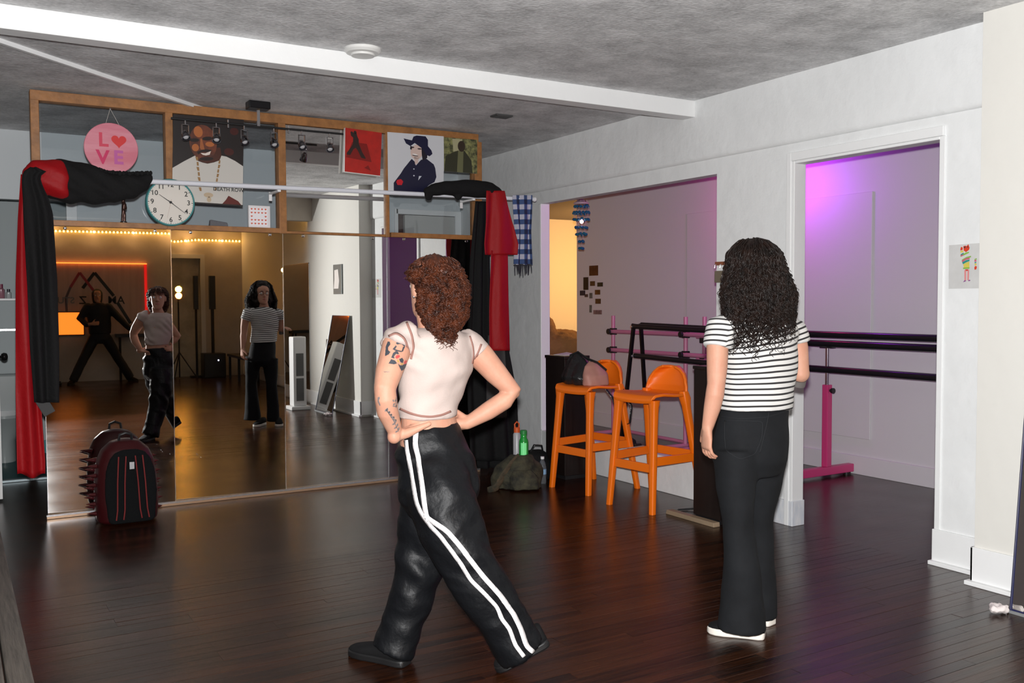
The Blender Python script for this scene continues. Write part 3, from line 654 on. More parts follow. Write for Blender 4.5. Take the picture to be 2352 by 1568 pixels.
mb.tube([(q.x-.01, YM+.02, z), (q.x-.006, YM+.02, z+.04), (q.x, YM+.02, z+.08)], [.008, .009, .012], 8, round_ends=True); mb.tube([(q.x+.008, YM+.02, z), (q.x+.008, YM+.02, z+.05), (q.x, YM+.02, z+.08)], [.008, .009, .012], 8, round_ends=True)
mb.tube([(q.x, YM+.02, z+.08), (q.x+.006, YM+.02, z+.115), (q.x+.004, YM+.02, z+.135)], [.013, .016, .008], 8, round_ends=True); mb.ball((q.x+.003, YM+.02, z+.15), .012, 10, 8); mb.tube([(q.x+.014, YM+.02, z+.12), (q.x+.02, YM+.01, z+.09), (q.x+.008, YM, z+.075)], .005, 6); mb.tube([(q.x-.006, YM+.02, z+.12), (q.x-.014, YM+.02, z+.16)], .005, 6)
link('statue', remesh(mb, .004, 2), mat('dark_bronze', (.045, .02, .015), .35, .6), t)
q = on_y(502, 515, YM+.02); mb = MB(); mb.hexa([(q.x-.065, YM, ZL), (q.x+.065, YM, ZL), (q.x+.065, YM+.05, ZL), (q.x-.065, YM+.05, ZL)], [(q.x-.06, YM+.005, ZL+.045), (q.x+.06, YM+.005, ZL+.028), (q.x+.06, YM+.045, ZL+.028), (q.x-.06, YM+.045, ZL+.045)])
tag(mb.build('folded_cloth', mat('grey_cloth', (.12, .12, .13), .8, bump=.4, bscale=60), bevel=.006), 'small grey folded cloth on the ledge right of the clock', 'cloth')

# ---- open washroom door, shelf and toilet at the left edge
t = thing('washroom_door', 'white open door at the left edge, seen nearly edge-on', 'door', (.27, 7.62, 0))
mb = MB(); mb.hexa([(.262, 7.62, .02), (.296, 7.62, .02), (-.05, 8.42, .02), (-.09, 8.40, .02)], [(.262, 7.62, 2.0), (.296, 7.62, 2.0), (-.05, 8.42, 2.0), (-.09, 8.40, 2.0)]); mb.build('door_leaf', mat('door_white', (.72, .73, .73), .4), t)
kp = V((.283, 7.66, 1.04)); ax = V((.92, .4, 0)).normalized()
mb = MB(); mb.lathe([(.022, 0), (.022, .006), (.010, .01), (.010, .035), (.024, .04), (.029, .052), (.026, .066), (.012, .074)], kp, 18, ax); mb.build('knob', mat('black_metal', (.015, .015, .015), .25, .5), t, smooth=True)
YS = 9.84
a = on_y(40, 685, 9.7); t = thing('wall_shelf', 'white washroom shelf holding small bottles at the left edge', 'shelf', (.3, YS, a.z))
mb = MB(); mb.box(-.15, a.x, 9.66, YS, a.z-.02, a.z); mb.build('board', white_m, t, bevel=.003)
z2 = on_y(20, 757, 9.72).z; mb = MB(); mb.box(-.15, a.x, 9.66, YS, z2-.012, z2+.012); mb.build('lower_board', mat('shelf_metal', (.7, .74, .74), .2, .8), t, bevel=.003)
for px_, h, r_, cb, cl, lab in ((3, .13, .03, (.35, .16, .2), (.2, .02, .06), 'pink bottle with dark cap on the washroom shelf'), (20, .085, .024, (.45, .48, .48), (.02, .02, .03), 'small clear bottle with black cap on the washroom shelf')):
    q = on_y(px_, 685, 9.72); t = thing('bottle', lab, 'bottle', (q.x, 9.72, a.z))
    mb = MB(); mb.lathe([(r_*.9, 0), (r_, .006), (r_, h*.62), (r_*.5, h*.72)], (q.x, 9.72, a.z), 16); mb.build('body', mat('bot%d' % px_, cb, .2), t, smooth=True)
    mb = MB(); mb.lathe([(r_*.55, h*.72), (r_*.55, h)], (q.x, 9.72, a.z), 14); mb.build('cap', mat('cap%d' % px_, cl, .4), t)
q = on_y(8, 960, 9.5); t = thing('toilet', 'grey toilet bowl low in the washroom at the left edge', 'toilet', (q.x, 9.5, .012))
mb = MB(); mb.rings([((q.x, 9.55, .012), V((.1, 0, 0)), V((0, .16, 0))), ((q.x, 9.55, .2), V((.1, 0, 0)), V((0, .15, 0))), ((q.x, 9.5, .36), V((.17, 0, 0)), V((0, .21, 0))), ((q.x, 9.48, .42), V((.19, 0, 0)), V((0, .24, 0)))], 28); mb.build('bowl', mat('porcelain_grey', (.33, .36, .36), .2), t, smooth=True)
mb = MB(); mb.rings([((q.x, 9.48, .42), V((.195, 0, 0)), V((0, .245, 0))), ((q.x, 9.48, .445), V((.19, 0, 0)), V((0, .24, 0)))], 28); mb.build('seat', MATS['porcelain_grey'], t, smooth=True)
mb = MB(); mb.box(q.x-.2, q.x+.2, 9.68, 9.82, .40, .78); mb.build('tank', MATS['porcelain_grey'], t, bevel=.02)

# ---- long worn board on the floor at the left edge
t = thing('wood_board', 'worn grey-brown wooden plank edge in the bottom left corner', 'plank', (.12, 4.5, 0))
bw_m = mat('grey_wood', (.14, .12, .10), .6, vary=.5, vscale=6, stretch=(14, .7, 1), bump=.2, bscale=20)
mb = MB(); mb.box(.145, .232, 2.4, 6.56, .0, .045); mb.build('front_plank', bw_m, t, bevel=.006)
mb = MB(); mb.box(.02, .138, 2.4, 6.56, .0, .052); mb.build('rear_plank', bw_m, t, bevel=.006)

# ---- orange bar stools
or_m = mat('orange_plastic', (.86, .165, .002), .45, bump=.05, bscale=200)
def stool(loc, rz, label):
    t = thing('bar_stool', label, 'stool', (0, 0, 0), 'orange bar stools')
    prof = [(-.205, .728, .165), (-.212, .752, .185), (-.195, .774, .195), (-.12, .780, .2), (0, .768, .2), (.09, .766, .197), (.15, .782, .192), (.185, .825, .185), (.205, .875, .168), (.215, .915, .14), (.22, .945, .10), (.221, .962, .05)]
    nv = len(prof)
    def fn(u, v):
        k = v*(nv-1); i = min(int(k), nv-2); f_ = k-i; x, z, w_ = [prof[i][j]*(1-f_)+prof[i+1][j]*f_ for j in range(3)]
        s = (u-.5)*2; bk = max(0, min(1, (x-.10)/.1))
        return V((x-bk*.085*s*s, w_*math.sin(s*1.45)/math.sin(1.45), z+.012*s*s*(1-bk)))
    mb = MB(); mb.grid(fn, 25, 45); o = mb.build('seat_shell', or_m, t, smooth=True, solid=.02, angle=180)
    md = o.modifiers.new('sub', 'SUBSURF'); md.levels = md.render_levels = 1
    tops = {(-1, -1): (-.178, -.165), (-1, 1): (-.178, .165), (1, -1): (.112, -.178), (1, 1): (.112, .178)}
    feet = {(-1, -1): (-.235, -.205), (-1, 1): (-.235, .205), (1, -1): (.235, -.243), (1, 1): (.235, .243)}
    def lp(k, z): f_ = z/.755; a, b_ = feet[k], tops[k]; return V((a[0]+(b_[0]-a[0])*f_, a[1]+(b_[1]-a[1])*f_, z))
    for k in feet:
        mb = MB(); rs = []
        for z, s in ((0, .019), (.30, .022), (.55, .023), (.70, .026), (.755, .034))+(((.80, .026),) if k[0] > 0 else ()):
            c = lp(k, z); rs.append((c, V((s, 0, 0)), V((0, s, 0)), .45))
        mb.rings(rs, 16); mb.build('leg', or_m, t, smooth=True, angle=50)
    for a, b_, z in (((-1, -1), (-1, 1), .30), ((1, -1), (1, 1), .36), ((-1, -1), (1, -1), .345), ((-1, 1), (1, 1), .345)):
        mb = MB(); mb.bar(lp(a, z), lp(b_, z), .02, .058); mb.build('footrest', or_m, t, bevel=.004)
    t.location = loc; t.rotation_euler = (0, 0, rz); return t
st1 = stool((4.187, 5.787, 0), R(7), 'orange plastic bar stool with a black handbag on its seat')
st2 = stool((4.187, 5.058, 0), R(7), 'empty orange plastic bar stool nearer the woman in stripes')
mb = MB(); p0 = V((4.19, 5.235, .36)); mb.bar((4.06, 5.252, .378), (4.27, 5.277, .378), .022, .001); tag(mb.build('sticker', mat('sticker', (.7, .6, .5), .5), st2), 'white paper sticker')
bpy.data.objects['sticker'].matrix_parent_inverse = (Matrix.Translation((4.187, 5.058, 0)) @ Matrix.Rotation(R(7), 4, 'Z')).inverted()

# ---- handbag on the first stool
hx, hy, hz = 4.13, 5.83, .785
t = thing('handbag', 'slouchy black leather handbag with a dusty pink pouch on the orange stool', 'bag', (hx, hy, hz))
lea = mat('black_leather', (.014, .014, .015), .28, bump=.4, bscale=30)
mb = MB(); mb.rings([((hx, hy+.03, hz), V((.11, .0, 0)), V((0, .15, 0)), .7), ((hx, hy+.03, hz+.06), V((.125, 0, 0)), V((0, .16, 0)), .7), ((hx, hy+.06, hz+.13), V((.09, 0, 0)), V((0, .13, 0))), ((hx, hy+.075, hz+.2), V((.05, 0, 0)), V((0, .085, 0))), ((hx, hy+.08, hz+.235), V((.02, 0, 0)), V((0, .04, 0)))], 20)
link('bag_body', remesh(mb, .009, 3, lambda c, n: .008*noise.noise(c*13)+.004*math.sin(c.y*60)), lea, t)
mb = MB(); mb.rings([((hx+.02, hy-.135, hz+.004), V((.11, 0, 0)), V((0, .055, 0)), .7), ((hx+.02, hy-.13, hz+.08), V((.11, 0, 0)), V((0, .05, 0)), .7), ((hx+.02, hy-.10, hz+.15), V((.08, 0, 0)), V((0, .03, 0))), ((hx+.02, hy-.08, hz+.18), V((.03, 0, 0)), V((0, .015, 0)))], 18)
link('pouch', remesh(mb, .009, 3, lambda c, n: .004*noise.noise(c*20)), mat('dusty_pink', (.42, .20, .16), .6), t)
mb = MB(); mb.tube([(hx-.04, hy+.13, hz+.12), (hx-.03, hy+.12, hz+.22), (hx-.01, hy+.05, hz+.245), (hx+.01, hy-.04, hz+.2), (hx+.03, hy-.14, hz+.175), (hx+.07, hy-.2, hz+.12)], .013, 8, squash=((0, 0, 1), .4)); mb.build('strap', lea, t, smooth=True)
mb = MB(); mb.tube([(hx+.17, hy-.02, hz-.005), (hx+.215, hy-.08, hz-.1), (hx+.23, hy-.15, hz-.25), (hx+.235, hy-.2, hz-.31), (hx+.235, hy-.27, hz-.28), (hx+.23, hy-.3, hz-.15), (hx+.19, hy-.22, hz+.0)], .011, 8, squash=((1, 0, 0), .4)); mb.build('hanging_strap', lea, t, smooth=True)

# ---- dark pedestals
dw_m = mat('espresso_wood', (.012, .007, .006), .38, vary=.4, vscale=5, stretch=(8, 8, .5))
def pedestal(x0, x1, y0, y1, h, lab):
    t = thing('pedestal', lab, 'pedestal', ((x0+x1)/2, (y0+y1)/2, 0))
    mb = MB(); mb.box(x0, x1, y0, y1, .03, h-.022); mb.build('body', dw_m, t, bevel=.003)
    mb = MB(); mb.box(x0-.006, x1+.006, y0-.006, y1+.006, h-.022, h); mb.build('top', dw_m, t, bevel=.003)
    mb = MB(); mb.box(x0+.012, x1-.012, y0+.012, y1-.012, 0, .03); mb.build('plinth', black_m, t)
    return t
pedestal(4.165, 4.40, 6.135, 6.41, .985, 'dark wood pedestal behind the first orange stool, with papers on top')
pedestal(4.14, 4.40, 4.36, 4.605, 1.0, 'dark wood pedestal half hidden behind the woman in stripes')
mb = MB(); mb.hexa([(4.07, 4.34, 0), (4.125, 4.34, 0), (4.125, 4.80, 0), (4.07, 4.80, 0)], [(4.075, 4.345, .028), (4.125, 4.345, .028), (4.125, 4.795, .028), (4.075, 4.795, .028)])
tag(mb.build('floor_plank', mat('tan_wood', (.30, .22, .14), .6, vary=.3, vscale=8, stretch=(1, .3, 1)), bevel=.003), 'short tan wooden plank on the floor against the dark pedestal', 'plank')
mb = MB(); mb.add([(4.2, 6.2, .987), (4.36, 6.22, .987), (4.34, 6.36, .99), (4.19, 6.33, .987), (4.2, 6.2, .991), (4.36, 6.22, .991), (4.34, 6.36, 1.004), (4.19, 6.33, .991)], [(0, 3, 2, 1), (4, 5, 6, 7), (0, 1, 5, 4), (1, 2, 6, 5), (2, 3, 7, 6), (3, 0, 4, 7)])
tag(mb.build('loose_papers', mat('paper', (.7, .68, .62), .7)), 'loose papers lying on top of the dark pedestal', 'papers')
mb = MB(); mb.tube([(4.42, 4.68, .10), (4.38, 4.72, .07), (4.32, 4.76, .015), (4.26, 4.80, .008), (4.2, 4.82, .008)], .006, 8, round_ends=True)
tag(mb.build('power_cable', black_m, smooth=True), 'short black cable curling on the floor by the white curb', 'cable')

# ---- spiked backpack on the floor
bx, by = .965, 6.50
t = thing('spiked_backpack', 'dark red spiked backpack with red-edged straps standing against the mirror', 'backpack', (bx, by, 0))
rd = mat('oxblood_vinyl', (.034, .003, .004), .35, spec=.35)
mb = MB(); prof = [(0, .16, .10), (.02, .185, .125), (.12, .195, .135), (.28, .19, .13), (.40, .175, .115), (.47, .145, .09), (.52, .09, .06), (.537, .03, .02)]
mb.rings([((bx, by+.02+z*.1, z), V((a_, 0, 0)), V((0, b_, 0)), .72) for z, a_, b_ in prof], 32); link('body', remesh(mb, .01, 3), rd, t)
mb = MB(); mb.rings([((bx+.012, by-.105+z*.1, z), V((a_*.84, 0, 0)), V((0, .018, 0)), .6) for z, a_, b_ in [(.01, .15, 1), (.03, .17, 1), (.2, .19, 1), (.34, .18, 1), (.42, .15, 1), (.46, .11, 1), (.478, .05, 1)]], 28); link('back_panel', remesh(mb, .008, 3), mat('padded_mesh', (.004, .0045, .005), .9, bump=.3, bscale=150, spec=.15), t)
for s, off in ((-1, 0), (1, .0)):
    pts = [V((bx+.012+s*.05+s*k*.03*(1 if k < .5 else 1.0), by-.135+z*.1, z)) for k, z in ((0, .44), (.2, .36), (.4, .27), (.5, .18), (.6, .1), (.9, .04))]
    mb = MB(); mb.tube([p+V((0, .004, 0)) for p in pts], .024, 10, squash=((1, 0, 0), .35)); st = mb.build('strap', MATS['padded_mesh'], t, smooth=True)
    for e in (-1, 1):
        mb = MB(); mb.tube([p+V((e*.022, -.005, 0)) for p in pts], .0045, 8); mb.build('piping', mat('red_piping', (.15, .012, .012), .35), st, smooth=True)
mb = MB(); mb.tube([(bx-.04, by+.03, .53), (bx-.035, by+.02, .565), (bx, by+.01, .578), (bx+.035, by+.02, .565), (bx+.04, by+.03, .53)], .009, 8); mb.build('grab_handle', black_m, t, smooth=True)
mb = MB(); mb.box(bx+.0, bx+.028, by-.128, by-.122, .36, .405); mb.build('tag', mat('silver_tag', (.5, .5, .52), .3, .5), t)
for z in (.07, .13, .19, .25, .31, .37):
    for k, (sx, dy) in enumerate(((-1, -.02), (-1, .05), (1, 0), (1, .06))):
        a_ = float(np.interp(z, [p[0] for p in prof], [p[1] for p in prof])); L = .075 if sx < 0 else .05
        c = V((bx+sx*a_*.9, by+.02+z*.1+dy+(.03 if k % 2 else 0), z+(.025 if k % 2 else 0))); mb = MB(); mb.lathe([(.019, -.01), (.017, .01), (.009, L*.6), (.0012, L)], c, 12, (sx, -.25, .12)); mb.build('spike', mat('spike_vinyl', (.07, .012, .014), .15, .4), t, smooth=True)

# ---- bags and bottles on the floor by the passage
camo = mat('camo_cloth', (.06, .055, .03), .85, vary=.8, vscale=11, vcol=(.010, .010, .007), bump=.3, bscale=40)
gx, gy = 3.70, 6.10
t = thing('camo_backpack', 'slumped camouflage backpack on the floor holding a green bottle', 'backpack', (gx, gy, 0))
mb = MB(); mb.rings([((gx, gy, 0), V((.17, -.08, 0)), V((.05, .12, 0))), ((gx, gy, .08), V((.19, -.09, 0)), V((.06, .14, 0))), ((gx+.02, gy, .17), V((.15, -.07, 0)), V((.05, .11, 0))), ((gx+.03, gy, .24), V((.08, -.04, 0)), V((.03, .07, 0)))], 24)
link('body', remesh(mb, .012, 3, lambda c, n: .02*noise.noise(c*9)+.008*noise.noise(c*24)), camo, t)
mb = MB(); mb.rings([((gx-.02, gy-.14, .01), V((.1, -.05, 0)), V((.03, .05, 0)), .8), ((gx-.02, gy-.13, .10), V((.1, -.05, 0)), V((.03, .05, 0)), .8), ((gx-.02, gy-.11, .15), V((.06, -.03, 0)), V((.02, .02, 0)))], 20); link('front_pocket', remesh(mb, .01, 3, lambda c, n: .008*noise.noise(c*16)), camo, t)
mb = MB(); mb.tube([(gx+.0, gy-.03, .24), (gx-.08, gy-.05, .19), (gx-.15, gy-.05, .11), (gx-.22, gy-.06, .03), (gx-.29, gy-.06, .012)], .03, 10, squash=((0, 0, 1), .35)); mb.build('shoulder_strap', mat('camo_strap', (.10, .065, .035), .85, vary=.7, vscale=16, vcol=(.02, .02, .012)), t, smooth=True)
q = V((gx+.06, gy+.0, .19)); gm = bpy.data.materials.new('green_glass'); gm.use_nodes = True; g_ = gm.node_tree.nodes['Principled BSDF']; g_.inputs['Base Color'].default_value = (.01, .30, .04, 1); g_.inputs['Roughness'].default_value = .12; g_.inputs['Coat Weight'].default_value = .8
t = thing('water_bottle', 'bright green water bottle standing in the camouflage backpack', 'bottle', q)
mb = MB(); mb.lathe([(.03, 0), (.037, .01), (.037, .15), (.033, .17), (.024, .185), (.024, .215)], q, 22); mb.build('body', gm, t, smooth=True)
mb = MB(); mb.grid(lambda u, v: q+V((.0385*math.sin(R(211.7-34+68*u)), .0385*math.cos(R(211.7-34+68*u)), .035+.115*v)), 10, 3); mb.build('label_glare', mat('green_glare', (.25, 1.0, .38), .3), t)  # bottle label, its flash glare put into the very bright green
mb = MB(); mb.lathe([(.027, .214), (.027, .24), (.022, .245)], q, 20); mb.build('collar', mat('green_cap', (.02, .22, .05), .4), t, smooth=True)
t = thing('orange_flask', 'flask with an orange loop cap just behind the green bottle', 'bottle', q+V((-.0, .09, -.14)))
c = q+V((-.0, .1, 0)); mb = MB(); mb.lathe([(.026, -.17), (.03, -.15), (.03, .2), (.02, .22)], c, 18); mb.build('body', mat('flask_grey', (.4, .4, .42), .3), t, smooth=True)
mb = MB(); mb.lathe([(.024, .215), (.024, .25), (.018, .255)], c, 18); mb.tube([c+V((-.018, 0, .25)), c+V((-.02, 0, .28)), c+V((0, 0, .298)), c+V((.02, 0, .28)), c+V((.018, 0, .25))], .006, 8); mb.build('loop_cap', mat('cap_orange', (.62, .10, .02), .4), t, smooth=True)
q = on_z(1246, 1110, 0); t = thing('plastic_bottle', 'clear plastic water bottle on the floor beside the camouflage backpack', 'bottle', q)
pl = bpy.data.materials.new('clear_plastic'); pl.use_nodes = True; g_ = pl.node_tree.nodes['Principled BSDF']; g_.inputs['Base Color'].default_value = (.75, .8, .85, 1); g_.inputs['Roughness'].default_value = .05; g_.inputs['Transmission Weight'].default_value = .9; g_.inputs['IOR'].default_value = 1.25
mb = MB(); mb.lathe([(.026, 0), (.031, .008), (.029, .05), (.031, .06), (.029, .11), (.031, .13), (.022, .165), (.013, .185), (.013, .195)], q, 20); mb.build('body', pl, t, smooth=True)
mb = MB(); mb.lathe([(.0315, .075), (.0315, .115)], q, 20); mb.build('label_band', mat('blue_label', (.25, .42, .62), .4), t, smooth=True)
mb = MB(); mb.lathe([(.015, .193), (.015, .212)], q, 16); mb.build('cap', white_m, t, smooth=True)
q = V((3.93, 6.20, 0)); t = thing('black_bag', 'black soft bag slumped on the floor in front of the white jamb', 'bag', q+V((0, .12, 0)))
mb = MB(); mb.rings([((q.x+.05, q.y+.12, 0), V((.14, 0, 0)), V((0, .12, 0)), .8), ((q.x+.05, q.y+.12, .12), V((.15, 0, 0)), V((0, .13, 0)), .8), ((q.x+.07, q.y+.12, .2), V((.11, 0, 0)), V((0, .1, 0))), ((q.x+.08, q.y+.12, .235), V((.05, 0, 0)), V((0, .05, 0)))], 20); link('body', remesh(mb, .012, 3, lambda c, n: .018*noise.noise(c*8)), blackf_m, t)
mb = MB(); mb.tube([(q.x, q.y+.1, .2), (q.x+.04, q.y+.08, .28), (q.x+.11, q.y+.08, .27), (q.x+.14, q.y+.1, .19)], .011, 8, squash=((0, 1, 0), .5)); mb.build('handle', lea, t, smooth=True)
# black coat heap hanging behind the drapes
t = thing('hanging_coat', 'long black coat hanging low behind the red drape', 'coat', on_y(1140, 1075, 6.78))
drape('coat_body', blackf_m, t, [(790, 1100, 1165), (900, 1092, 1182), (1000, 1095, 1186), (1075, 1100, 1186)], 6.80, 2.4, .03, nv=40, seed=9)
drape('collar', lea, t, [(760, 1110, 1160), (800, 1104, 1166)], 6.78, 2.0, .014, nv=14, seed=2)

# ---- side room: barres
pinkp = mat('pink_pvc', (.62, .22, .36), .35); pinkd = mat('magenta_steel', (.60, .05, .19), .35)
t = thing('pink_barre', 'pink pipe ballet barre with black clamps in the side room', 'ballet barre', (6.05, 7.3, 0))
for y in (7.99, 6.846):
    mb = MB(); mb.tube([(6.05, y, .03), (6.05, y, 1.267)], .021, 14); po = mb.build('post', pinkp, t, smooth=True)
    mb = MB(); mb.tube([(5.72, y, .03), (6.25, y, .03)], .021, 14); mb.build('foot', pinkp, t, smooth=True)
    for z in (1.10, .905):
        mb = MB(); mb.bar((6.05, y, z-.035), (6.05, y, z+.035), .06, .06, (0, 1, 0)); mb.tube([(6.0, y, z), (5.975, y, z)], .03, 12); mb.build('clamp', black_m, po, bevel=.006)
for z in (1.10, .905):
    mb = MB(); mb.tube([(6.03, 8.04, z), (6.03, 6.5, z)], .021, 14); mb.build('bar', pinkp, t, smooth=True)
mb = MB(); mb.tube([(6.05, 7.98, .06), (6.05, 6.85, .06)], .018, 12); mb.build('floor_bar', pinkp, t, smooth=True)
t = thing('pink_barre', 'second pink pipe barre post just left of the woman in stripes', 'ballet barre', (6.05, 6.2, 0))
for y in (6.66, 5.7):
    mb = MB(); mb.tube([(6.12, y, .03), (6.12, y, 1.27)], .021, 14); po = mb.build('post', pinkp, t, smooth=True)
    mb = MB(); mb.tube([(5.8, y, .03), (6.28, y, .03)], .021, 14); mb.build('foot', pinkp, t, smooth=True)
    for z in (1.08, .86):
        mb = MB(); mb.bar((6.12, y, z-.06), (6.12, y, z+.05), .075, .07, (0, 1, 0)); mb.build('clamp', black_m, po, bevel=.008)
for z in (1.08, .86):
    mb = MB(); mb.tube([(6.10, 6.74, z), (6.10, 5.66, z)], .02, 14); mb.build('bar', pinkp, t, smooth=True)
t = thing('black_barre', 'black double-bar folding ballet barre with splayed legs behind the stools', 'ballet barre', (5.8, 6.8, 0))
for dx, dz in ((-.05, 0), (.06, .012)):
    mb = MB(); mb.tube([(5.8+dx, 7.28, 1.175+dz), (5.8+dx, 5.75, 1.15+dz)], .024, 14); mb.build('bar', black_m, t, smooth=True)
mb = MB(); mb.tube([(5.77, 7.27, .885), (5.77, 5.75, .86)], .024, 14); mb.build('lower_bar', black_m, t, smooth=True)
for y in (7.27, 5.8):
    for dx in (-.17, .17):
        mb = MB(); mb.bar((5.8+dx*.25, y, 1.20), (5.8+dx, y+.04, 0.0), .035, .03, (0, 1, 0)); lg = mb.build('leg', mat('black_steel', (.014, .014, .016), .25, .6), t, bevel=.004)
    for z in (1.17, .88):
        mb = MB(); mb.lathe([(.012, 0), (.012, .02)], (5.74, y, z), 10, (-1, 0, 0)); mb.build('bolt', chrome, t)
t = thing('ballet_barre', 'magenta T-foot ballet barre with black rails seen through the right doorway', 'ballet barre', (6.014, 5.12, 0))
for y in (5.12, 3.5):
    mb = MB(); mb.box(5.60, 6.31, y-.03, y+.03, .02, .085); mb.build('foot', pinkd, t, bevel=.005)
    for x in (5.65, 6.26):
        mb = MB(); mb.lathe([(.03, 0), (.03, .022)], (x, y, 0), 14); mb.build('rubber_foot', black_m, t)
    mb = MB(); mb.box(5.986, 6.042, y-.028, y+.028, .085, .745); mb.build('upright', pinkd, t, bevel=.005)
    mb = MB(); mb.tube([(6.014, y, .74), (6.014, y, 1.06)], .017, 14); mb.build('stem', chrome, t, smooth=True)
    mb = MB(); mb.lathe([(.012, .02), (.012, .035), (.022, .037), (.022, .055)], (6.014, y-.01, .70), 12, (0, -1, 0)); mb.build('knob', black_m, t)
    mb = MB(); mb.bar((6.014, y-.06, 1.045), (6.014, y+.06, 1.045), .05, .012); mb.build('saddle', black_m, t)
for x, z, nm in ((6.014, 1.145, 'rail'), (5.985, 1.075, 'rail'), (5.985, .868, 'rail')):
    mb = MB(); mb.tube([(x, 3.0, z), (x, 5.6, z)], .028, 16); mb.build(nm, mat('black_rail', (.010, .010, .012), .22), t, smooth=True)
mb = MB(); mb.tube([(6.0, 5.45, .12), (6.0, 5.75, .12)], .022, 12); mb.lathe([(.05, 0), (.055, .01), (.055, .05), (.045, .06)], (6.0, 5.40, .12), 16, (0, 1, 0)); mb.build('end_tube', pinkd, t, smooth=True)
for k, (x, y, a) in enumerate(((5.45, 7.28, .3), (5.25, 6.72, -.4), (5.4, 6.98, .2))):
    d = V((math.cos(a), math.sin(a), 0)); c = V((x, y, .065)); t = thing('dumbbell', ['dark dumbbell on the side room floor nearest the wall corner', 'dark dumbbell on the side room floor nearest the white curb', 'dark dumbbell between the other two on the side room floor'][k], 'dumbbell', (x, y, 0), 'dumbbells in the side room')
    mb = MB(); mb.tube([c-d*.09, c+d*.09], .016, 10); mb.build('grip', chrome, t, smooth=True)
    for s in (-1, 1):
        mb = MB(); mb.lathe([(.05, -.035), (.062, -.028), (.062, .028), (.05, .035)], c+d*s*.1, 8, d); mb.build('head', black_m, t)

# ---- shell chandelier in the first opening
cx, cy = 5.2, 7.371
t = thing('shell_chandelier', 'small hanging chandelier of blue shell tiers with an added pink dot of light', 'chandelier', (cx, cy, 1.87))
blue = mat('blue_shell', (.012, .07, .22), .2, vary=.5, vscale=40, vcol=(.01, .16, .20))
mb = MB(); mb.tube([(cx, cy, 2.36), (cx, cy, 2.66)], .003, 6); mb.lathe([(.07, 2.345), (.075, 2.35), (.075, 2.358), (.05, 2.37), (.01, 2.40)], (cx, cy, 0), 20); mb.build('canopy', mat('pale_shell', (.5, .42, .42), .5), t, smooth=True)
for z, r_, n_ in ((2.325, .062, 11), (2.262, .072, 13), (2.20, .07, 12), (2.125, .052, 9), (2.06, .045, 8), (1.995, .022, 4), (1.93, .018, 3)):
    mb = MB()
    for k in range(n_):
        a = 2*math.pi*k/n_; c = V((cx+r_*math.cos(a), cy+r_*math.sin(a), z+random.uniform(-.006, .006))); mb.ball(c, .018, 8, 6, (.95, .95, .8))
    ti = mb.build('shell_tier', blue, t, smooth=True); mb = MB()
    for k in range(n_): a = 2*math.pi*k/n_; mb.tube([(cx+r_*math.cos(a), cy+r_*math.sin(a), z+.06), (cx+r_*math.cos(a), cy+r_*math.sin(a), z)], .0012, 4)
    mb.build('thread', MATS['pale_shell'], ti)
mb = MB(); bp_ = at(1336, 509, (V((cx-.06, cy-.05, 2.23))-CAM).dot(CF)); mb.ball(bp_, .018, 12, 8); mb.build('light_dot', mat('pink_light_dot', (1, .5, .5), .3, emit=(1, .35, .35), estr=14), t, smooth=True)  # added emissive ball standing in for a bright pink dot of light

# ---- small photos pinned to the side room wall
ph = [(595, 890, 700, 1005, (.11, .03, .006), 'largest brown photo print at the top of the cluster on the side wall'), (525, 1028, 583, 1178, (.015, .010, .006), 'tall nearly black photo print in the wall cluster'),
      (605, 1075, 662, 1130, (.10, .045, .012), 'small brown square photo print beside the tall black one'), (692, 1090, 757, 1138, (.02, .022, .010), 'small dark green photo print at the right of the cluster'),
      (483, 1187, 545, 1245, (.02, .02, .05), 'small navy photo print at the left of the cluster'), (663, 1178, 725, 1235, (.16, .055, .008), 'small amber photo print below the dark green one'),
      (540, 1230, 578, 1265, (.10, .05, .045), 'tiny brown sticker between the navy and grey prints'), (597, 1215, 632, 1280, (.16, .17, .15), 'tiny pale grey print in the middle of the cluster'),
      (668, 1285, 732, 1345, (.11, .05, .015), 'small brown photo print below the amber one'), (597, 1360, 625, 1450, (.15, .17, .15), 'narrow pale strip low in the photo cluster'), (645, 1420, 745, 1472, (.28, .18, .19), 'wide pinkish photo print at the bottom of the cluster')]
for x0, y0, x1, y1, cl, lab in ph:
    A, B_ = on_x(1240+x0/5.225, 440+y0/5.225, XP), on_x(1240+x1/5.225, 440+y1/5.225, XP)
    mb = MB(); mb.box(XP-.004, XP-.0005, B_.y, A.y, B_.z, A.z); o = tag(mb.build('photo_print', mat('ph%d' % x0+str(y0), cl, .35, vary=.6, vscale=25)), lab, 'photo print', 'photos pinned in the side room')

# ---- coloured LED tubes in the side room, warm room lamp
def led(y0, y1, colr, P, lab, x=5.9, z=2.48):
    t = thing('led_tube', lab, 'led tube', (x, (y0+y1)/2, z))
    mb = MB(); mb.box(x-.02, x+.02, y0, y1, z+.02, z+.045); mb.build('housing', white_m, t)
    mb = MB(); mb.tube([(x, y0, z), (x, y1, z)], .018, 12); mb.build('tube', mat('led%.2f' % y0, (.8, .8, .8), .4, emit=colr, estr=6), t, smooth=True)
    l = bpy.data.lights.new('led_light', 'POINT'); l.energy = P; l.color = colr; l.shadow_soft_size = .05; o = bpy.data.objects.new('led_light', l); COL.objects.link(o); o.location = (x, (y0+y1)/2, z-.08); o.parent = t; o.matrix_parent_inverse = Matrix.Translation(-t.location)
led(5.42, 5.72, (.42, .05, 1.0), 13, 'purple glowing tube near the side room ceiling, behind the white pier')
led(5.92, 6.2, (1.0, .06, .30), 9, 'pink glowing tube near the side room ceiling, behind the white pier')
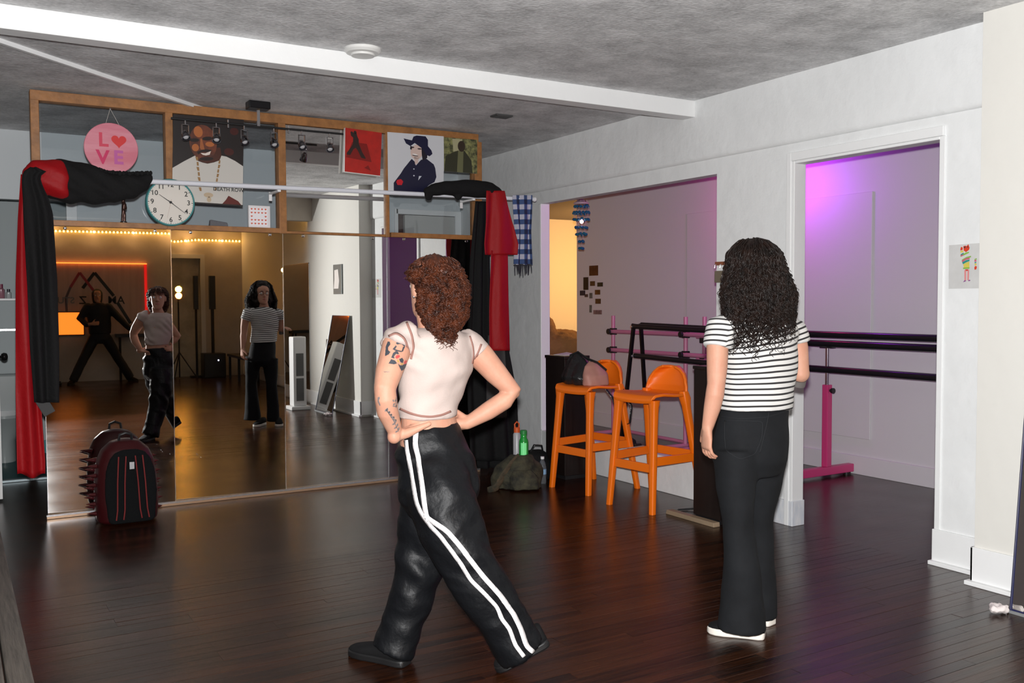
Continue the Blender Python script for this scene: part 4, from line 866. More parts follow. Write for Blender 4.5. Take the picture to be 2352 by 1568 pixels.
t = thing('floor_lamp', 'warm glowing floor lamp in the room beyond the side room', 'lamp', (7.9, 9.9, 0))
mb = MB(); mb.lathe([(.14, 0), (.14, .02), (.02, .03)], (7.9, 9.9, 0), 24); mb.build('base', black_m, t); mb = MB(); mb.tube([(7.9, 9.9, .02), (7.9, 9.9, 1.5)], .012, 10); mb.build('pole', black_m, t)
mb = MB(); mb.lathe([(.2, 1.42), (.13, 1.7), (.128, 1.7), (.198, 1.42)], (7.9, 9.9, 0), 28); mb.build('shade', mat('lamp_shade', (.8, .7, .5), .7, emit=(1, .6, .25), estr=1.5), t)
l = bpy.data.lights.new('lamp_light', 'POINT'); l.energy = 95; l.color = (1, .52, .16); l.shadow_soft_size = .1; o = bpy.data.objects.new('lamp_light', l); COL.objects.link(o); o.location = (7.9, 9.9, 1.85); o.parent = t; o.matrix_parent_inverse = Matrix.Translation(-t.location)
ax_, ay_ = 6.6, 9.75
t = thing('armchair', 'brown plush chair on a red base in the warm-lit room beyond', 'armchair', (ax_, ay_, 0))
mb = MB(); mb.rings([((ax_, ay_, .02), V((.5, 0, 0)), V((0, .4, 0)), .6), ((ax_, ay_, .72), V((.5, 0, 0)), V((0, .4, 0)), .6)], 24); mb.build('base', mat('red_upholstery', (.42, .01, .012), .7), t, bevel=.02)
mb = MB(); mb.ball((ax_-.02, ay_, .86), .34, 20, 12, (1.25, 1, .62)); mb.ball((ax_-.36, ay_+.05, 1.06), .24, 16, 10, (1, 1, 1)); link('plush_seat', remesh(mb, .025, 3, lambda c, n: .015*noise.noise(c*20)), mat('brown_plush', (.32, .17, .07), .95, bump=.5, bscale=90), t)
mb = MB(); mb.ball((ax_+.33, ay_-.1, 1.08), .11, 14, 10, (1, 1, .9)); mb.build('cushion', mat('green_velvet', (.03, .12, .07), .8), t, smooth=True)

# ---- child's drawing on the right pier
P = [on_x(2180, 563, XR), on_x(2306, 554, XR), on_x(2305, 661, XR), on_x(2179, 663, XR)]
t = thing('childs_drawing', "child's crayon drawing of a colourful figure taped to the white wall", 'drawing', (P[2]+P[3])/2)
mb = MB(); mb.add([p+V((-.001, 0, 0)) for p in P]+[p for p in P], [(0, 1, 2, 3), (7, 6, 5, 4), (0, 4, 5, 1), (1, 5, 6, 2), (2, 6, 7, 3), (3, 7, 4, 0)]); mb.build('paper_sheet', mat('drawing_paper', (.60, .60, .59), .6, vary=.08, vscale=10), t)
def crayon(nm, colr, polys, k):
    for poly in polys:
        vs = []; mb = MB()
        for x, y in poly:
            u, v = (x-330)/1420, (y-225)/1150; q = (P[0]*(1-u)+P[1]*u)*(1-v)+(P[3]*(1-u)+P[2]*u)*v; vs.append(q+V((-.0012-.0004*k, 0, 0)))
        mb.add(vs, [tuple(range(len(vs)))])
        mb.build(nm, mat('crayon_%d%d%d' % tuple(int(c*99) for c in colr), colr, .7), t)
crayon('red_crayon', (.62, .04, .01), [[(715, 280), (770, 265), (800, 285), (850, 235), (885, 330), (870, 380), (790, 435), (730, 390)], [(640, 340), (660, 285), (700, 310), (705, 370), (640, 385)], [(1010, 840), (1040, 800), (1080, 820), (1065, 890), (1020, 900)], [(770, 880), (850, 880), (840, 920), (780, 925)]], 1)
crayon('green_crayon', (.22, .42, .06), [[(790, 440), (870, 430), (870, 460), (700, 530), (650, 550), (640, 520)], [(680, 625), (800, 560), (925, 535), (920, 575), (800, 590), (690, 660)], [(715, 830), (890, 830), (885, 868), (720, 870)], [(1015, 625), (1070, 605), (1075, 640), (1015, 650)]], 1)
crayon('pink_crayon', (.55, .08, .16), [[(645, 505), (730, 490), (700, 530), (655, 540)], [(680, 650), (800, 590), (890, 580), (890, 620), (800, 630), (690, 690)], [(1015, 650), (1065, 650), (1065, 690), (1015, 690)]], 2)
crayon('teal_crayon', (.02, .24, .22), [[(650, 480), (730, 445), (735, 475), (650, 510)], [(690, 690), (800, 640), (890, 630), (885, 670), (800, 700), (715, 745)], [(1020, 700), (1065, 700), (1060, 730), (1020, 735)]], 2)
crayon('yellow_crayon', (.62, .52, .08), [[(720, 745), (800, 705), (885, 680), (885, 830), (740, 830)], [(640, 395), (715, 385), (725, 430), (645, 440)], [(1020, 740), (1070, 740), (1070, 790), (1020, 790)]], 2)
crayon('rose_crayon', (.66, .24, .24), [[(750, 900), (800, 900), (800, 1165), (755, 1165)], [(835, 890), (880, 885), (875, 1160), (830, 1160)]], 1)
crayon('purple_crayon', (.22, .06, .24), [[(720, 1210), (760, 1160), (800, 1165), (790, 1190)], [(850, 1165), (900, 1150), (915, 1175), (870, 1190)]], 2)
crayon('dark_crayon', (.05, .03, .03), [[(735, 290), (780, 285), (775, 330), (740, 330)], [(820, 290), (850, 285), (850, 320), (825, 320)]], 3)
# pin rack behind the hair of the woman in stripes
q = on_x(1655, 605, XR); t = thing('key_rack', 'small wooden key rack on the pier beside the dark curly hair', 'key rack', q)
mb = MB(); mb.box(XR-.015, XR, q.y-.16, q.y+.04, q.z-.012, q.z+.012); mb.build('rail', mat('rack_wood', (.22, .06, .02), .5), t, bevel=.002)
for k in range(4): 
    mb = MB(); mb.tube([(XR-.015, q.y+.025-k*.05, q.z-.005), (XR-.03, q.y+.025-k*.05, q.z-.012), (XR-.03, q.y+.025-k*.05, q.z-.03)], .003, 6); mb.build('hook', chrome, t)
mb = MB(); mb.box(XR-.03, XR-.012, q.y-.05, q.y+.03, q.z-.13, q.z-.05); mb.build('hanging_pouch', mat('khaki_cloth', (.16, .13, .09), .8), t, bevel=.006)

# ---- leaning mirror, crumpled paper, picture and tower by the stepped wall
t = thing('leaning_mirror', 'frameless dark-edged mirror leaning on the right wall at the frame edge', 'mirror', (4.1, 2.15, 0))
b0, b1, t0, t1 = V((4.10, 2.44, .012)), V((4.10, 1.82, .012)), V((4.325, 2.50, 1.25)), V((4.325, 1.88, 1.25)); nn = (b1-b0).cross(t0-b0).normalized()
if nn.x > 0: nn = -nn
mb = MB(); mb.add([b0, b1, t1, t0, b0-nn*.006, b1-nn*.006, t1-nn*.006, t0-nn*.006], [(0, 1, 2, 3), (7, 6, 5, 4), (0, 4, 5, 1), (1, 5, 6, 2), (2, 6, 7, 3), (3, 7, 4, 0)]); mb.build('mirror_glass', mir_m, t)
mb = MB(); mb.tube([b0, t0, t1, b1, b0], .006, 8); mb.build('edge_trim', mat('blue_black_edge', (.01, .012, .06), .3), t)
mb = MB(); mb.bar(b0+V((-.004, .01, -.006)), b1+V((-.004, -.01, -.006)), .022, .012); mb.build('foot_channel', mat('grey_channel', (.4, .42, .42), .4, .5), t)
q = on_z(2294, 1408, 0); mb = MB(); mb.ball((q.x, q.y, .018), .05, 18, 12, (1.1, .75, .34))
me = remesh(mb, .006, 1, lambda c, n: .012*noise.noise(c*38)+.005*noise.noise(c*90)); tag(link('crumpled_tissue', me, mat('tissue', (.74, .68, .66), .85)), 'crumpled white tissue on the floor at the foot of the leaning mirror', 'tissue')
zmin = min(v.co.z for v in me.vertices)
for v_ in me.vertices: v_.co.z -= zmin-.001
t = thing('framed_picture', 'grey framed picture with a white figure on the right wall, seen in the mirror', 'picture', (XW, 2.06, 1.53))
mb = MB(); mb.box(XW-.02, XW, 1.907, 2.211, 1.528, 1.913); mb.build('frame', mat('pewter', (.16, .18, .18), .4, .3), t, bevel=.004)
mb = MB(); mb.prism([(1.93, 1.60), (2.10, 1.60), (2.13, 1.70), (2.09, 1.85), (1.96, 1.84), (1.96, 1.72)], V((XW-.0205, 0, 0)), V((0, 1, 0)), V((0, 0, 1)), -.001); mb.build('figure_print', mat('print_white', (.75, .7, .66), .6), t)
t = thing('tower_purifier', 'white tower air purifier beside the wall mirror, seen in reflection', 'air purifier', (3.96, 1.52, 0))
mb = MB(); mb.box(3.83, 4.09, 1.40, 1.66, 0, .05); mb.build('base', white_m, t, bevel=.01); mb = MB(); mb.box(3.87, 4.05, 1.44, 1.62, .05, .97); mb.build('body', white_m, t, bevel=.015)
for z in (.12, .45): 
    mb = MB(); mb.box(3.91, 4.01, 1.618, 1.626, z, z+.3); mb.build('grille', mat('grille_grey', (.12, .12, .12), .6), t)
t = thing('dressing_mirror', 'large frameless mirror on the right wall reflecting the logo banner', 'mirror', (XW, 0, 0))
mb = MB(); mb.box(XW-.008, XW-.002, -1.3, .9, .03, 1.97); mb.build('mirror_glass', mir_m, t); mb = MB(); mb.box(XW-.012, XW-.002, .9, .908, .03, 1.98); mb.box(XW-.012, XW-.002, -1.3, .908, 1.97, 1.98); mb.build('edge_trim', edge_m, t)

# ---- things along the rear wall, seen only in the mirrors
ban = mat('banner_vinyl', (.62, .43, .35), .5, vary=.15, vscale=3, stretch=(6, 1, .3))
t = thing('logo_banner', 'pinkish banner with red and black mountain logo on the rear wall', 'banner', (1.3, YF, .9))
mb = MB(); mb.box(.3, 2.165, YF+.002, YF+.012, .85, 2.145); mb.build('sheet', ban, t)
YB2 = YF+.016
def chev(nm, pts, wd_, m, k=0):
    mb = MB()
    for a, b_ in zip(pts[:-1], pts[1:]):
        mb.bar((a[0], YB2+.002*k, a[1]), (b_[0], YB2+.002*k, b_[1]), wd_, .004, (0, 1, 0))
    mb.build(nm, m, t)
chev('black_peak', [(1.10, 1.70), (1.304, 1.985), (1.62, 1.56)], .055, mat('logo_black', (.006, .010, .008), .5)); chev('black_slope', [(1.68, 1.44), (1.90, 1.05)], .055, MATS['logo_black'])
chev('red_peak', [(.90, 1.72), (1.057, 1.985), (1.28, 1.66)], .045, mat('logo_red', (.34, .02, .03), .5), 1); chev('dark_slope', [(.90, 1.72), (.82, 1.52), (.84, .95)], .04, mat('logo_plum', (.10, .07, .08), .5))
text_mesh('AM', .2, (1.66, YB2+.004, 1.475), (-1, 0, 0), (0, 0, 1), 0, 'lettering', MATS['logo_black'], t, bold=.003)
text_mesh('Z', .2, (1.10, YB2+.004, 1.475), (-1, 0, 0), (0, 0, 1), 0, 'lettering', MATS['logo_black'], t, bold=.003)
text_mesh('STUD', .16, (.76, YB2+.004, 1.475), (-1, 0, 0), (0, 0, 1), 0, 'lettering', mat('logo_grey', (.2, .22, .24), .5), t, bold=.003)
t = thing('led_strip', 'glowing red and orange light strip edging the logo banner', 'light strip', (2.18, YF, 1.2))
mb = MB(); mb.box(2.155, 2.20, YF+.012, YF+.03, 1.2, 2.145); mb.build('strip', mat('red_led', (.4, 0, 0), .4, emit=(1, .012, .008), estr=.7), t)
mb = MB(); mb.box(.3, 2.2, YF+.012, YF+.06, 2.15, 2.165); mb.build('top_strip', mat('orange_led', (.4, .1, 0), .4, emit=(1, .22, .03), estr=3.0), t)
t = thing('light_panel', 'bright orange glowing panel low on the logo banner', 'light panel', (.85, YF, .85))
mb = MB(); mb.box(.48, 1.10, YF+.032, YF+.055, .86, 1.26); mb.build('glow', mat('orange_glow', (.8, .3, .05), .5, emit=(1, .22, .02), estr=1.6), t); mb = MB(); mb.box(.46, 1.12, YF+.024, YF+.032, .84, 1.28); mb.build('backing', black_m, t)
def string(name, lab, pts, n_, P, nl):
    t = thing(name, lab, 'string lights', pts[0])
    mb = MB(); mb.tube(pts, .004, 6); mb.build('cord', black_m, t)
    L = [0]
    for a, b_ in zip(pts[:-1], pts[1:]): L.append(L[-1]+(V(b_)-V(a)).length)
    me0 = None
    for k in range(n_):
        s = L[-1]*k/(n_-1); p = V([float(np.interp(s, L, [q[j] for q in pts])) for j in range(3)])
        if me0 is None:
            mb = MB(); mb.ball((0, 0, 0), .017, 10, 6, (1, 1, 1.15)); me0 = mb.mesh('bulb'); me0.materials.append(mat('warm_bulb', (1, .8, .4), .3, emit=(1, .52, .10), estr=11)); smooth_mesh(me0, 180)
        o = bpy.data.objects.new('bulb', me0); COL.objects.link(o); o.parent = t; o.matrix_parent_inverse = Matrix.Translation(-t.location); o.location = p+V((0, .02, -.012))
    for k in range(nl):
        s = L[-1]*(k+.5)/nl; p = V([float(np.interp(s, L, [q[j] for q in pts])) for j in range(3)])
        l = bpy.data.lights.new('string_light', 'POINT'); l.energy = P/nl; l.color = (1, .55, .22); l.shadow_soft_size = .012; o = bpy.data.objects.new('string_light', l); COL.objects.link(o); o.location = p+V((0, .045, -.015)); o.parent = t; o.matrix_parent_inverse = Matrix.Translation(-t.location)
string('string_lights', 'row of warm yellow bulbs along the top of the rear wall', [V((.3, YF+.03, 2.735)), V((2.6, YF+.03, 2.745)), V((2.75, YF+.03, 2.66)), V((3.1, YF+.03, 2.60)), V((3.5, YF+.03, 2.645)), V((4.3, YF+.03, 2.64))], 64, 19, 6)
string('string_lights', 'short row of warm yellow bulbs on the ceiling drop, seen in the square upper mirror', [V((2.0, .835+.0, 2.60)), V((4.3, .835, 2.59))], 46, 4, 3)
for x, y, box_, lab in ((3.72, -4.82, 1, 'slim black column loudspeaker on a square bass box by the rear doorway'), (3.44, -4.95, 0, 'thinner black column loudspeaker nearer the rear doorway')):
    t = thing('column_speaker', lab, 'loudspeaker', (x, y, 0))
    mb = MB(); h = .46 if box_ else .03; mb.box(x-.2 if box_ else x-.12, x+.2 if box_ else x+.12, y-.2 if box_ else y-.1, y+.2 if box_ else y+.1, 0, h); mb.build('bass_box', black_m, t, bevel=.01)
    mb = MB(); mb.tube([(x, y, h), (x, y, 1.32)], .03 if box_ else .022, 12); mb.build('pole', black_m, t); mb = MB(); wv = .055 if box_ else .04; mb.box(x-wv, x+wv, y-.06, y+.06, 1.30, 1.94); mb.build('column', black_m, t, bevel=.008)
    if box_:
        mb = MB(); mb.ball((x+.06, y+.205, .33), .014, 10, 6); mb.build('status_light', mat('white_led', (.8, .8, 1), .3, emit=(.7, .7, 1), estr=4), t)
t = thing('bench', 'low black bench against the right wall near the loudspeaker', 'bench', (4.1, -3.4, 0))
mb = MB(); mb.box(3.88, 4.30, -4.3, -2.6, .42, .47); mb.build('seat', black_m, t, bevel=.006)
for x in (3.92, 4.26):
    for y in (-4.25, -3.45, -2.65):
        mb = MB(); mb.box(x-.02, x+.02, y-.02, y+.02, 0, .42); mb.build('leg', black_m, t)
t = thing('folding_table', 'black folding table behind the dark-clothed photographer', 'table', (2.0, -4.85, 0))
mb = MB(); mb.box(1.62, 2.75, -5.07, -4.80, .80, .86); mb.build('top', black_m, t, bevel=.005)
for x in (1.7, 2.68):
    for y in (-5.03, -4.84):
        mb = MB(); mb.tube([(x, y, 0), (x, y, .80)], .016, 8); mb.build('leg', black_m, t)
t = thing('desk_chair', 'dark upholstered desk chair at the left of the rear wall', 'chair', (.42, -4.3, 0))
dkf = mat('navy_fabric', (.010, .014, .024), .8)
mb = MB(); mb.rings([((.42, -4.3, .44), V((.22, 0, 0)), V((0, .22, 0)), .6), ((.42, -4.3, .52), V((.23, 0, 0)), V((0, .23, 0)), .6)], 20); mb.build('seat', dkf, t, smooth=True)
mb = MB(); mb.rings([((.42, -4.5, .62), V((.19, 0, 0)), V((0, .03, 0)), .6), ((.42, -4.54, .98), V((.2, 0, 0)), V((0, .03, 0)), .6)], 20); mb.build('backrest', dkf, t, smooth=True)
mb = MB(); mb.tube([(.42, -4.3, .06), (.42, -4.3, .44)], .025, 10); mb.bar((.42, -4.48, .46), (.42, -4.54, .7), .04, .02, (0, 1, 0)); mb.build('column', black_m, t)
for k in range(5):
    a = 2*math.pi*k/5; mb = MB(); mb.bar((.42, -4.3, .08), (.42+.28*math.cos(a), -4.3+.28*math.sin(a), .06), .04, .03); mb.ball((.42+.27*math.cos(a), -4.3+.27*math.sin(a), .03), .03, 8, 6); mb.build('star_leg', black_m, t)

# coloured stage light on a stand near the rear doorway and a bulb sconce on the right wall
sx, sy = 3.09, -4.75
t = thing('stage_light', 'stage light with glowing yellow and orange lenses on a thin stand', 'stage light', (sx, sy, 0))
mb = MB(); mb.tube([(sx, sy, .02), (sx, sy, 1.75)], .014, 10); mb.build('pole', black_m, t)
for k in range(3):
    a = 2*math.pi*k/3+.4; mb = MB(); mb.tube([(sx, sy, .5), (sx+.32*math.cos(a), sy+.32*math.sin(a), .012)], .011, 8); mb.build('leg', black_m, t)
for z, colr, nm in ((1.68, (1, .55, .05), 'yellow_lens'), (1.56, (1, .25, .03), 'orange_lens')):
    mb = MB(); mb.lathe([(.03, -.10), (.055, -.08), (.068, 0), (.068, .012), (.06, .012), (.058, 0)], (sx, sy+.06, z), 20, (-.06, 1, -.03)); hd = mb.build('lamp_head', black_m, t, smooth=True)
    mb = MB(); mb.lathe([(.056, .004), (.05, .012), (.02, .018)], (sx, sy+.06, z), 20, (-.06, 1, -.03)); mb.build(nm, mat('lens_'+nm, colr, .3, emit=colr, estr=110), hd, smooth=True)
t = thing('wall_sconce', 'small bare warm bulb on the right wall, seen beside the dark-haired reflection', 'lamp', (XW, -1.46, 1.95))
mb = MB(); mb.lathe([(.035, 0), (.035, .012), (.012, .02), (.012, .08)], (XW, -1.46, 1.95), 16, (-1, 0, 0)); mb.build('mount', chrome, t, smooth=True)
mb = MB(); mb.ball((XW-.11, -1.46, 1.95), .035, 14, 10); mb.build('bulb', mat('sconce_bulb', (1, .8, .5), .3, emit=(1, .66, .25), estr=20), t, smooth=True)

# ================================================================== PEOPLE
skin_m = mat('skin', (.50, .27, .185), .55, spec=.3, bump=.05, bscale=150, vary=.10, vscale=14, vcol=(.47, .23, .155))
nt = skin_m.node_tree; b = nt.nodes['Principled BSDF']; b.inputs['Subsurface Weight'].default_value = .12; b.inputs['Subsurface Radius'].default_value = (.012, .005, .003); b.inputs['Subsurface Scale'].default_value = .6
def az(a): return V((math.sin(R(a)), math.cos(R(a)), 0))
UP = V((0, 0, 1))
HEADP = [(-.118, .020, .080, -.030), (-.110, .036, .090, -.005), (-.09, .050, .094, .03), (-.065, .060, .093, .062), (-.035, .066, .092, .082), (0, .071, .092, .094), (.03, .0745, .094, .1), (.06, .073, .088, .1), (.085, .063, .07, .086), (.103, .045, .045, .062), (.114, .02, .018, .03), (.1165, .004, .004, .006)]
def head(mb, c, a, ear=True):
    F = az(a); Rt = az(a+90); rs = []
    for z, w_, f_, b_ in HEADP:
        mid = (f_-b_)/2; rs.append((c+UP*z+F*mid, Rt*w_, F*(f_+b_)/2, .92))
    mb.rings(rs, 28)
    mb.tube([c+F*.088+UP*.022, c+F*.098+UP*.0, c+F*.112-UP*.024, c+F*.10-UP*.036], [.008, .010, .013, .010], 10, round_ends=True)
    for s in (-1, 1): mb.ball(c+F*.098+Rt*s*.012-UP*.032, .009, 8, 6)
    mb.ball(c+F*.088-UP*.06, .022, 10, 8, (1, .5, .6), (Rt, F, UP)); mb.ball(c+F*.072-UP*.1, .024, 10, 8)
    if ear:
        for s in (-1, 1):
            e = c+Rt*s*.077+F*.002-UP*.008; mb.ball(e, .031, 12, 10, (.32, .62, 1.05), ((Rt+F*-.4*s).normalized(), F, UP))
def face(parent, c, a, glasses=False):
    F = az(a); Rt = az(a+90); lip = mat('lips', (.50, .16, .14), .45); dk = mat('brow', (.03, .015, .01), .8)
    for s in (-1, 1):
        mb = MB(); mb.ball(c+Rt*s*.031+F*.082+UP*.006, .0125, 12, 8); ey = mb.build('eye', mat('eye_white', (.7, .68, .66), .2), parent, smooth=True)
        mb = MB(); mb.ball(c+Rt*s*.031+F*.0915+UP*.006, .0055, 10, 6, (1, .5, 1), (Rt, F, UP)); mb.build('iris', mat('iris', (.03, .015, .01), .15), ey, smooth=True)
        mb = MB(); mb.tube([c+Rt*s*.014+F*.096+UP*.028, c+Rt*s*.032+F*.094+UP*.033, c+Rt*s*.05+F*.08+UP*.027], [.0028, .0034, .0018], 6); mb.build('eyebrow', dk, parent, smooth=True)
    mb = MB(); mb.tube([c+Rt*-.024+F*.088-UP*.061, c+Rt*-.010+F*.0985-UP*.057, c+F*.100-UP*.0585, c+Rt*.010+F*.0985-UP*.057, c+Rt*.024+F*.088-UP*.061], [.001, .0038, .0034, .0038, .001], 8); mb.build('upper_lip', lip, parent, smooth=True)
    mb = MB(); mb.tube([c+Rt*-.022+F*.088-UP*.063, c+F*.0995-UP*.069, c+Rt*.022+F*.088-UP*.063], [.001, .0052, .001], 8); mb.build('lower_lip', lip, parent, smooth=True)
def fingers(mb, base, d, n, side, L=.085, W=.080, curl=(.25, .35, .3), thumb=(.9, .2), spread=.05, thumb_curl=.2):
    """palm from wrist `base` along d, palm faces n, thumb on +side"""
    d, n, side = V(d).normalized(), V(n).normalized(), V(side).normalized()
    mb.rings([(base-d*.005, side*.026, n*.020), (base+d*.02, side*.032, n*.019), (base+d*L*.55, side*W*.5, n*.016), (base+d*L, side*W*.5, n*.013), (base+d*(L+.008), side*W*.42, n*.008)], 16)
    for k, (ln, off) in enumerate(((.070, .40), (.078, .14), (.073, -.13), (.058, -.38))):
        p = base+d*(L-.004)+side*W*off; dd = (d+side*spread*off*3).normalized(); pts = [p-dd*.02, p]; ang = 0
        for s, c_ in zip((.45, .31, .24), curl):
            ang += c_; dv = dd*math.cos(ang)+n*math.sin(ang); p = p+dv*ln*s; pts.append(p)
        mb.tube(pts, [.0088, .0082, .0078, .0072, .0062], 10, round_ends=True)
    p = base+d*L*.25+side*W*.38; a0, a1 = thumb; dv = (d*math.cos(a0)+side*math.sin(a0)+n*a1).normalized(); q = p+dv*.036; dv2 = (dv+d*thumb_curl).normalized(); r_ = q+dv2*.03
    mb.tube([p-dv*.02, p, q, r_], [.013, .0125, .0105, .0085], 10, round_ends=True)
def shoe(t, heel, toe, z_h=0., z_t=0., w_=.045, sole_c=(.007, .007, .0075), up_c=(.005, .005, .0055), sole_h=.028, heel_up=0):
    """heel, toe: points of the sole; heel may be lifted"""
    heel, toe = V(heel), V(toe); d = (toe-heel); L = d.length; d.normalize(); s = d.cross(UP).normalized(); n = s.cross(d).normalized()
    prof = [(0, .62, .072), (.03, .82, .078), (.12, .9, .076), (.3, .88, .07), (.5, .95, .058), (.7, 1.08, .044), (.85, 1.0, .034), (.95, .72, .027), (1.0, .35, .018)]
    mb = MB(); rs = []
    for k, wv, h in prof:
        c = heel+d*L*k; rs.append((c+n*(sole_h*.5+h*.5), s*w_*wv, n*h*.5, .75))
    mb.rings(rs, 22); link('shoe', remesh(mb, .006, 3), mat('shoe_up_%d' % int(up_c[0]*10000), up_c, .85, bump=.1, bscale=90, spec=.2), t)
    o = t.children[-1]
    mb = MB(); ring = []
    pts = [(0, .5), (.02, .75), (.1, .95), (.3, .93), (.5, 1.0), (.7, 1.15), (.85, 1.08), (.95, .8), (1.005, .35)]
    poly = [(L*k, w_*wv) for k, wv in pts]+[(L*k, -w_*wv) for k, wv in reversed(pts)]
    mb.prism(poly, heel, d, s if d.cross(s).dot(n) > 0 else -s, sole_h)
    mb.build('sole', mat('sole_%d' % int(sole_c[0]*1000), sole_c, .5), o, smooth=True, bevel=.006)
    return o
def ribbon(name, m, parent, path, width_px, bvh, off=.0025, th=.002, step=5):
    pts = [V((x, y)) for x, y in path]; L = [0]
    for a, b_ in zip(pts[:-1], pts[1:]): L.append(L[-1]+(b_-a).length)
    n_ = max(6, int(L[-1]/step)); ss = np.linspace(0, L[-1], n_)
    # smooth resample
    xs = np.interp(ss, L, [p.x for p in pts]); ys = np.interp(ss, L, [p.y for p in pts])
    for _ in range(3): xs[1:-1] = (xs[:-2]+2*xs[1:-1]+xs[2:])/4; ys[1:-1] = (ys[:-2]+2*ys[1:-1]+ys[2:])/4
    rows = []
    for i in range(n_):
        t_ = V((xs[min(i+1, n_-1)]-xs[max(i-1, 0)], ys[min(i+1, n_-1)]-ys[max(i-1, 0)])).normalized(); nr = V((-t_.y, t_.x)); row = []
        for k in (-.5, 0, .5):
            r_ = ray(xs[i]+nr.x*width_px*k, ys[i]+nr.y*width_px*k); h = bvh.ray_cast(CAM, r_)
            if h[0] is None: row = None; break
            nn_ = h[1] if h[1].dot(r_) < 0 else -h[1]; row.append(h[0]+nn_*off)
        if row: 
            if rows and rows[-1] and (row[1]-rows[-1][1]).length > .05: rows.append(None)
        rows.append(row)
    mb = MB(); prev = None
    for row in rows:
        if row:
            i0 = len(mb.v); mb.v += [tuple(p) for p in row]
            if prev is not None: mb.f += [(prev, prev+1, i0+1, i0), (prev+1, prev+2, i0+2, i0+1)]
            prev = i0
        else: prev = None
    if not mb.f: return None
    return mb.build(name, m, parent, smooth=True, angle=180, solid=th)
def inpoly(x, y, P):
    c = False; j = len(P)-1
    for i in range(len(P)):
        if (P[i][1] > y) != (P[j][1] > y) and x < (P[j][0]-P[i][0])*(y-P[i][1])/(P[j][1]-P[i][1])+P[i][0]: c = not c
        j = i
    return c
def ink_patch(name, m, parent, polys, bvh, step=1.0, off=.0012):
    mb = MB(); cache = {}
    def vert(i, j):
        if (i, j) not in cache:
            r_ = ray(i*step, j*step); h = bvh.ray_cast(CAM, r_)
            if h[0] is None or h[1].dot(r_) > -.08: cache[i, j] = None
            else: cache[i, j] = len(mb.v); mb.v.append(tuple(h[0]+h[1]*off))
        return cache[i, j]
    for P in polys:
        xs = [p[0] for p in P]; ys = [p[1] for p in P]
        for j in range(int(min(ys)/step)-1, int(max(ys)/step)+2):
            for i in range(int(min(xs)/step)-1, int(max(xs)/step)+2):
                if inpoly((i+.5)*step, (j+.5)*step, P):
                    q = [vert(i, j), vert(i+1, j), vert(i+1, j+1), vert(i, j+1)]
                    if None not in q: mb.f.append(tuple(q))
    if mb.f: return mb.build(name, m, parent, smooth=True, angle=180)
def hair(t, c, a, rings, m, strands, length, rad, helix, period, th_rng, seed, tip=.0012, base=.0042, tmin=0., tmax=.75, lift=.004, grow=0., zfall=None):
    rnd = random.Random(seed); F = az(a); Rt = az(a+90); zs = [r_[0] for r_ in rings]
    def surf(th, z, k=1):
        cb, wa, wb = (float(np.interp(-z, [-q for q in zs], [r_[j] for r_ in rings])) for j in (1, 2, 3))
        return c+UP*z-F*cb+Rt*wa*k*math.sin(th)+F*wb*k*math.cos(th)
    mb = MB(); mb.rings([(c+UP*z-F*cb, Rt*wa*.9, F*wb*.9) for z, cb, wa, wb in rings], 32)
    me = remesh(mb, .008, 3, lambda p, n: .009*noise.noise(p*38)+.006*noise.noise(p*80)); H = link('hair', me, m, t)
    mb = MB(); zt, zb = zs[0], zs[-1]
    for k in range(strands):
        th = rnd.uniform(*th_rng); z0 = zt-(zt-zb)*(tmin+(tmax-tmin)*rnd.random()**.8); L = length*rnd.uniform(.6, 1.2); ph = rnd.uniform(0, 6.28); sg = rnd.choice((-1, 1)); hr = helix*rnd.uniform(.6, 1.3); per = period*rnd.uniform(.8, 1.25); dr = rnd.uniform(-.5, .5)
        n_ = max(10, int(L/per*9)); pts = []
        out = lift*rnd.uniform(0, 2.4)
        for i in range(n_):
            s = i/(n_-1)*L; z = z0-s*.88; th2 = th+dr*s*3
            if zfall is not None and z < zfall: p = surf(th2, zfall, .99-.55*(zfall-z))+UP*(z-zfall)
            elif z < zb: p = surf(th2, zb, .9)+UP*(z-zb)
            else: p = surf(th2, z)
            o_ = (p-(c-F*.05+UP*(p.z-c.z))); o_.z = 0; o_ = o_.normalized() if o_.length > 1e-5 else F; tg = UP.cross(o_)
            g = min(1, s/.03)*(1-grow+grow*(s/L)**1.3*2); A = sg*2*math.pi*s/per+ph
            pts.append(p+o_*(out+hr*g*math.cos(A))+tg*hr*g*math.sin(A))
        mb.tube(pts, list(np.linspace(base, tip, n_)*rnd.uniform(.75, 1.2)), 5, caps=False)
    mb.build('curls', m, H, smooth=True, angle=180)
    return H
def hair_mat(name, c0, c1):
    m = mat(name, c1, .48, vary=.5, vscale=30, vcol=c0, spec=.28); return m

# ------------------------------------------------------------------ woman with hands on hips
D = 3.60; A1 = -8; F1 = az(A1); R1 = az(A1+90)
t = thing('person', 'woman in cream crop top and black striped track pants, hands on hips, mid-stride', 'person', (1.63, 3.2, 0))
hc = at(991, 660, 3.585); HA = -8
neck = at(996, 762, D)
LS, RS = at(915, 782, 3.50), at(1087, 800, 3.70)
mb = MB(); head(mb, hc, HA)
mb.tube([at(984, 712, 3.585), at(990, 740, 3.59), at(998, 775, 3.60)], [.050, .052, .066], 20)
tors = [(760, 997, .075, .06), (778, 998, .15, .08), (800, 1000, .165, .09), (850, 1000, .142, .098), (900, 992, .122, .088), (945, 983, .108, .08), (985, 988, .118, .088), (1020, 994, .135, .1)]
mb.rings([(at(x, y, D), R1*a_, F1*b_) for y, x, a_, b_ in tors], 28)
LE, LW = at(884, 893, 3.40), at(908, 992, 3.47)
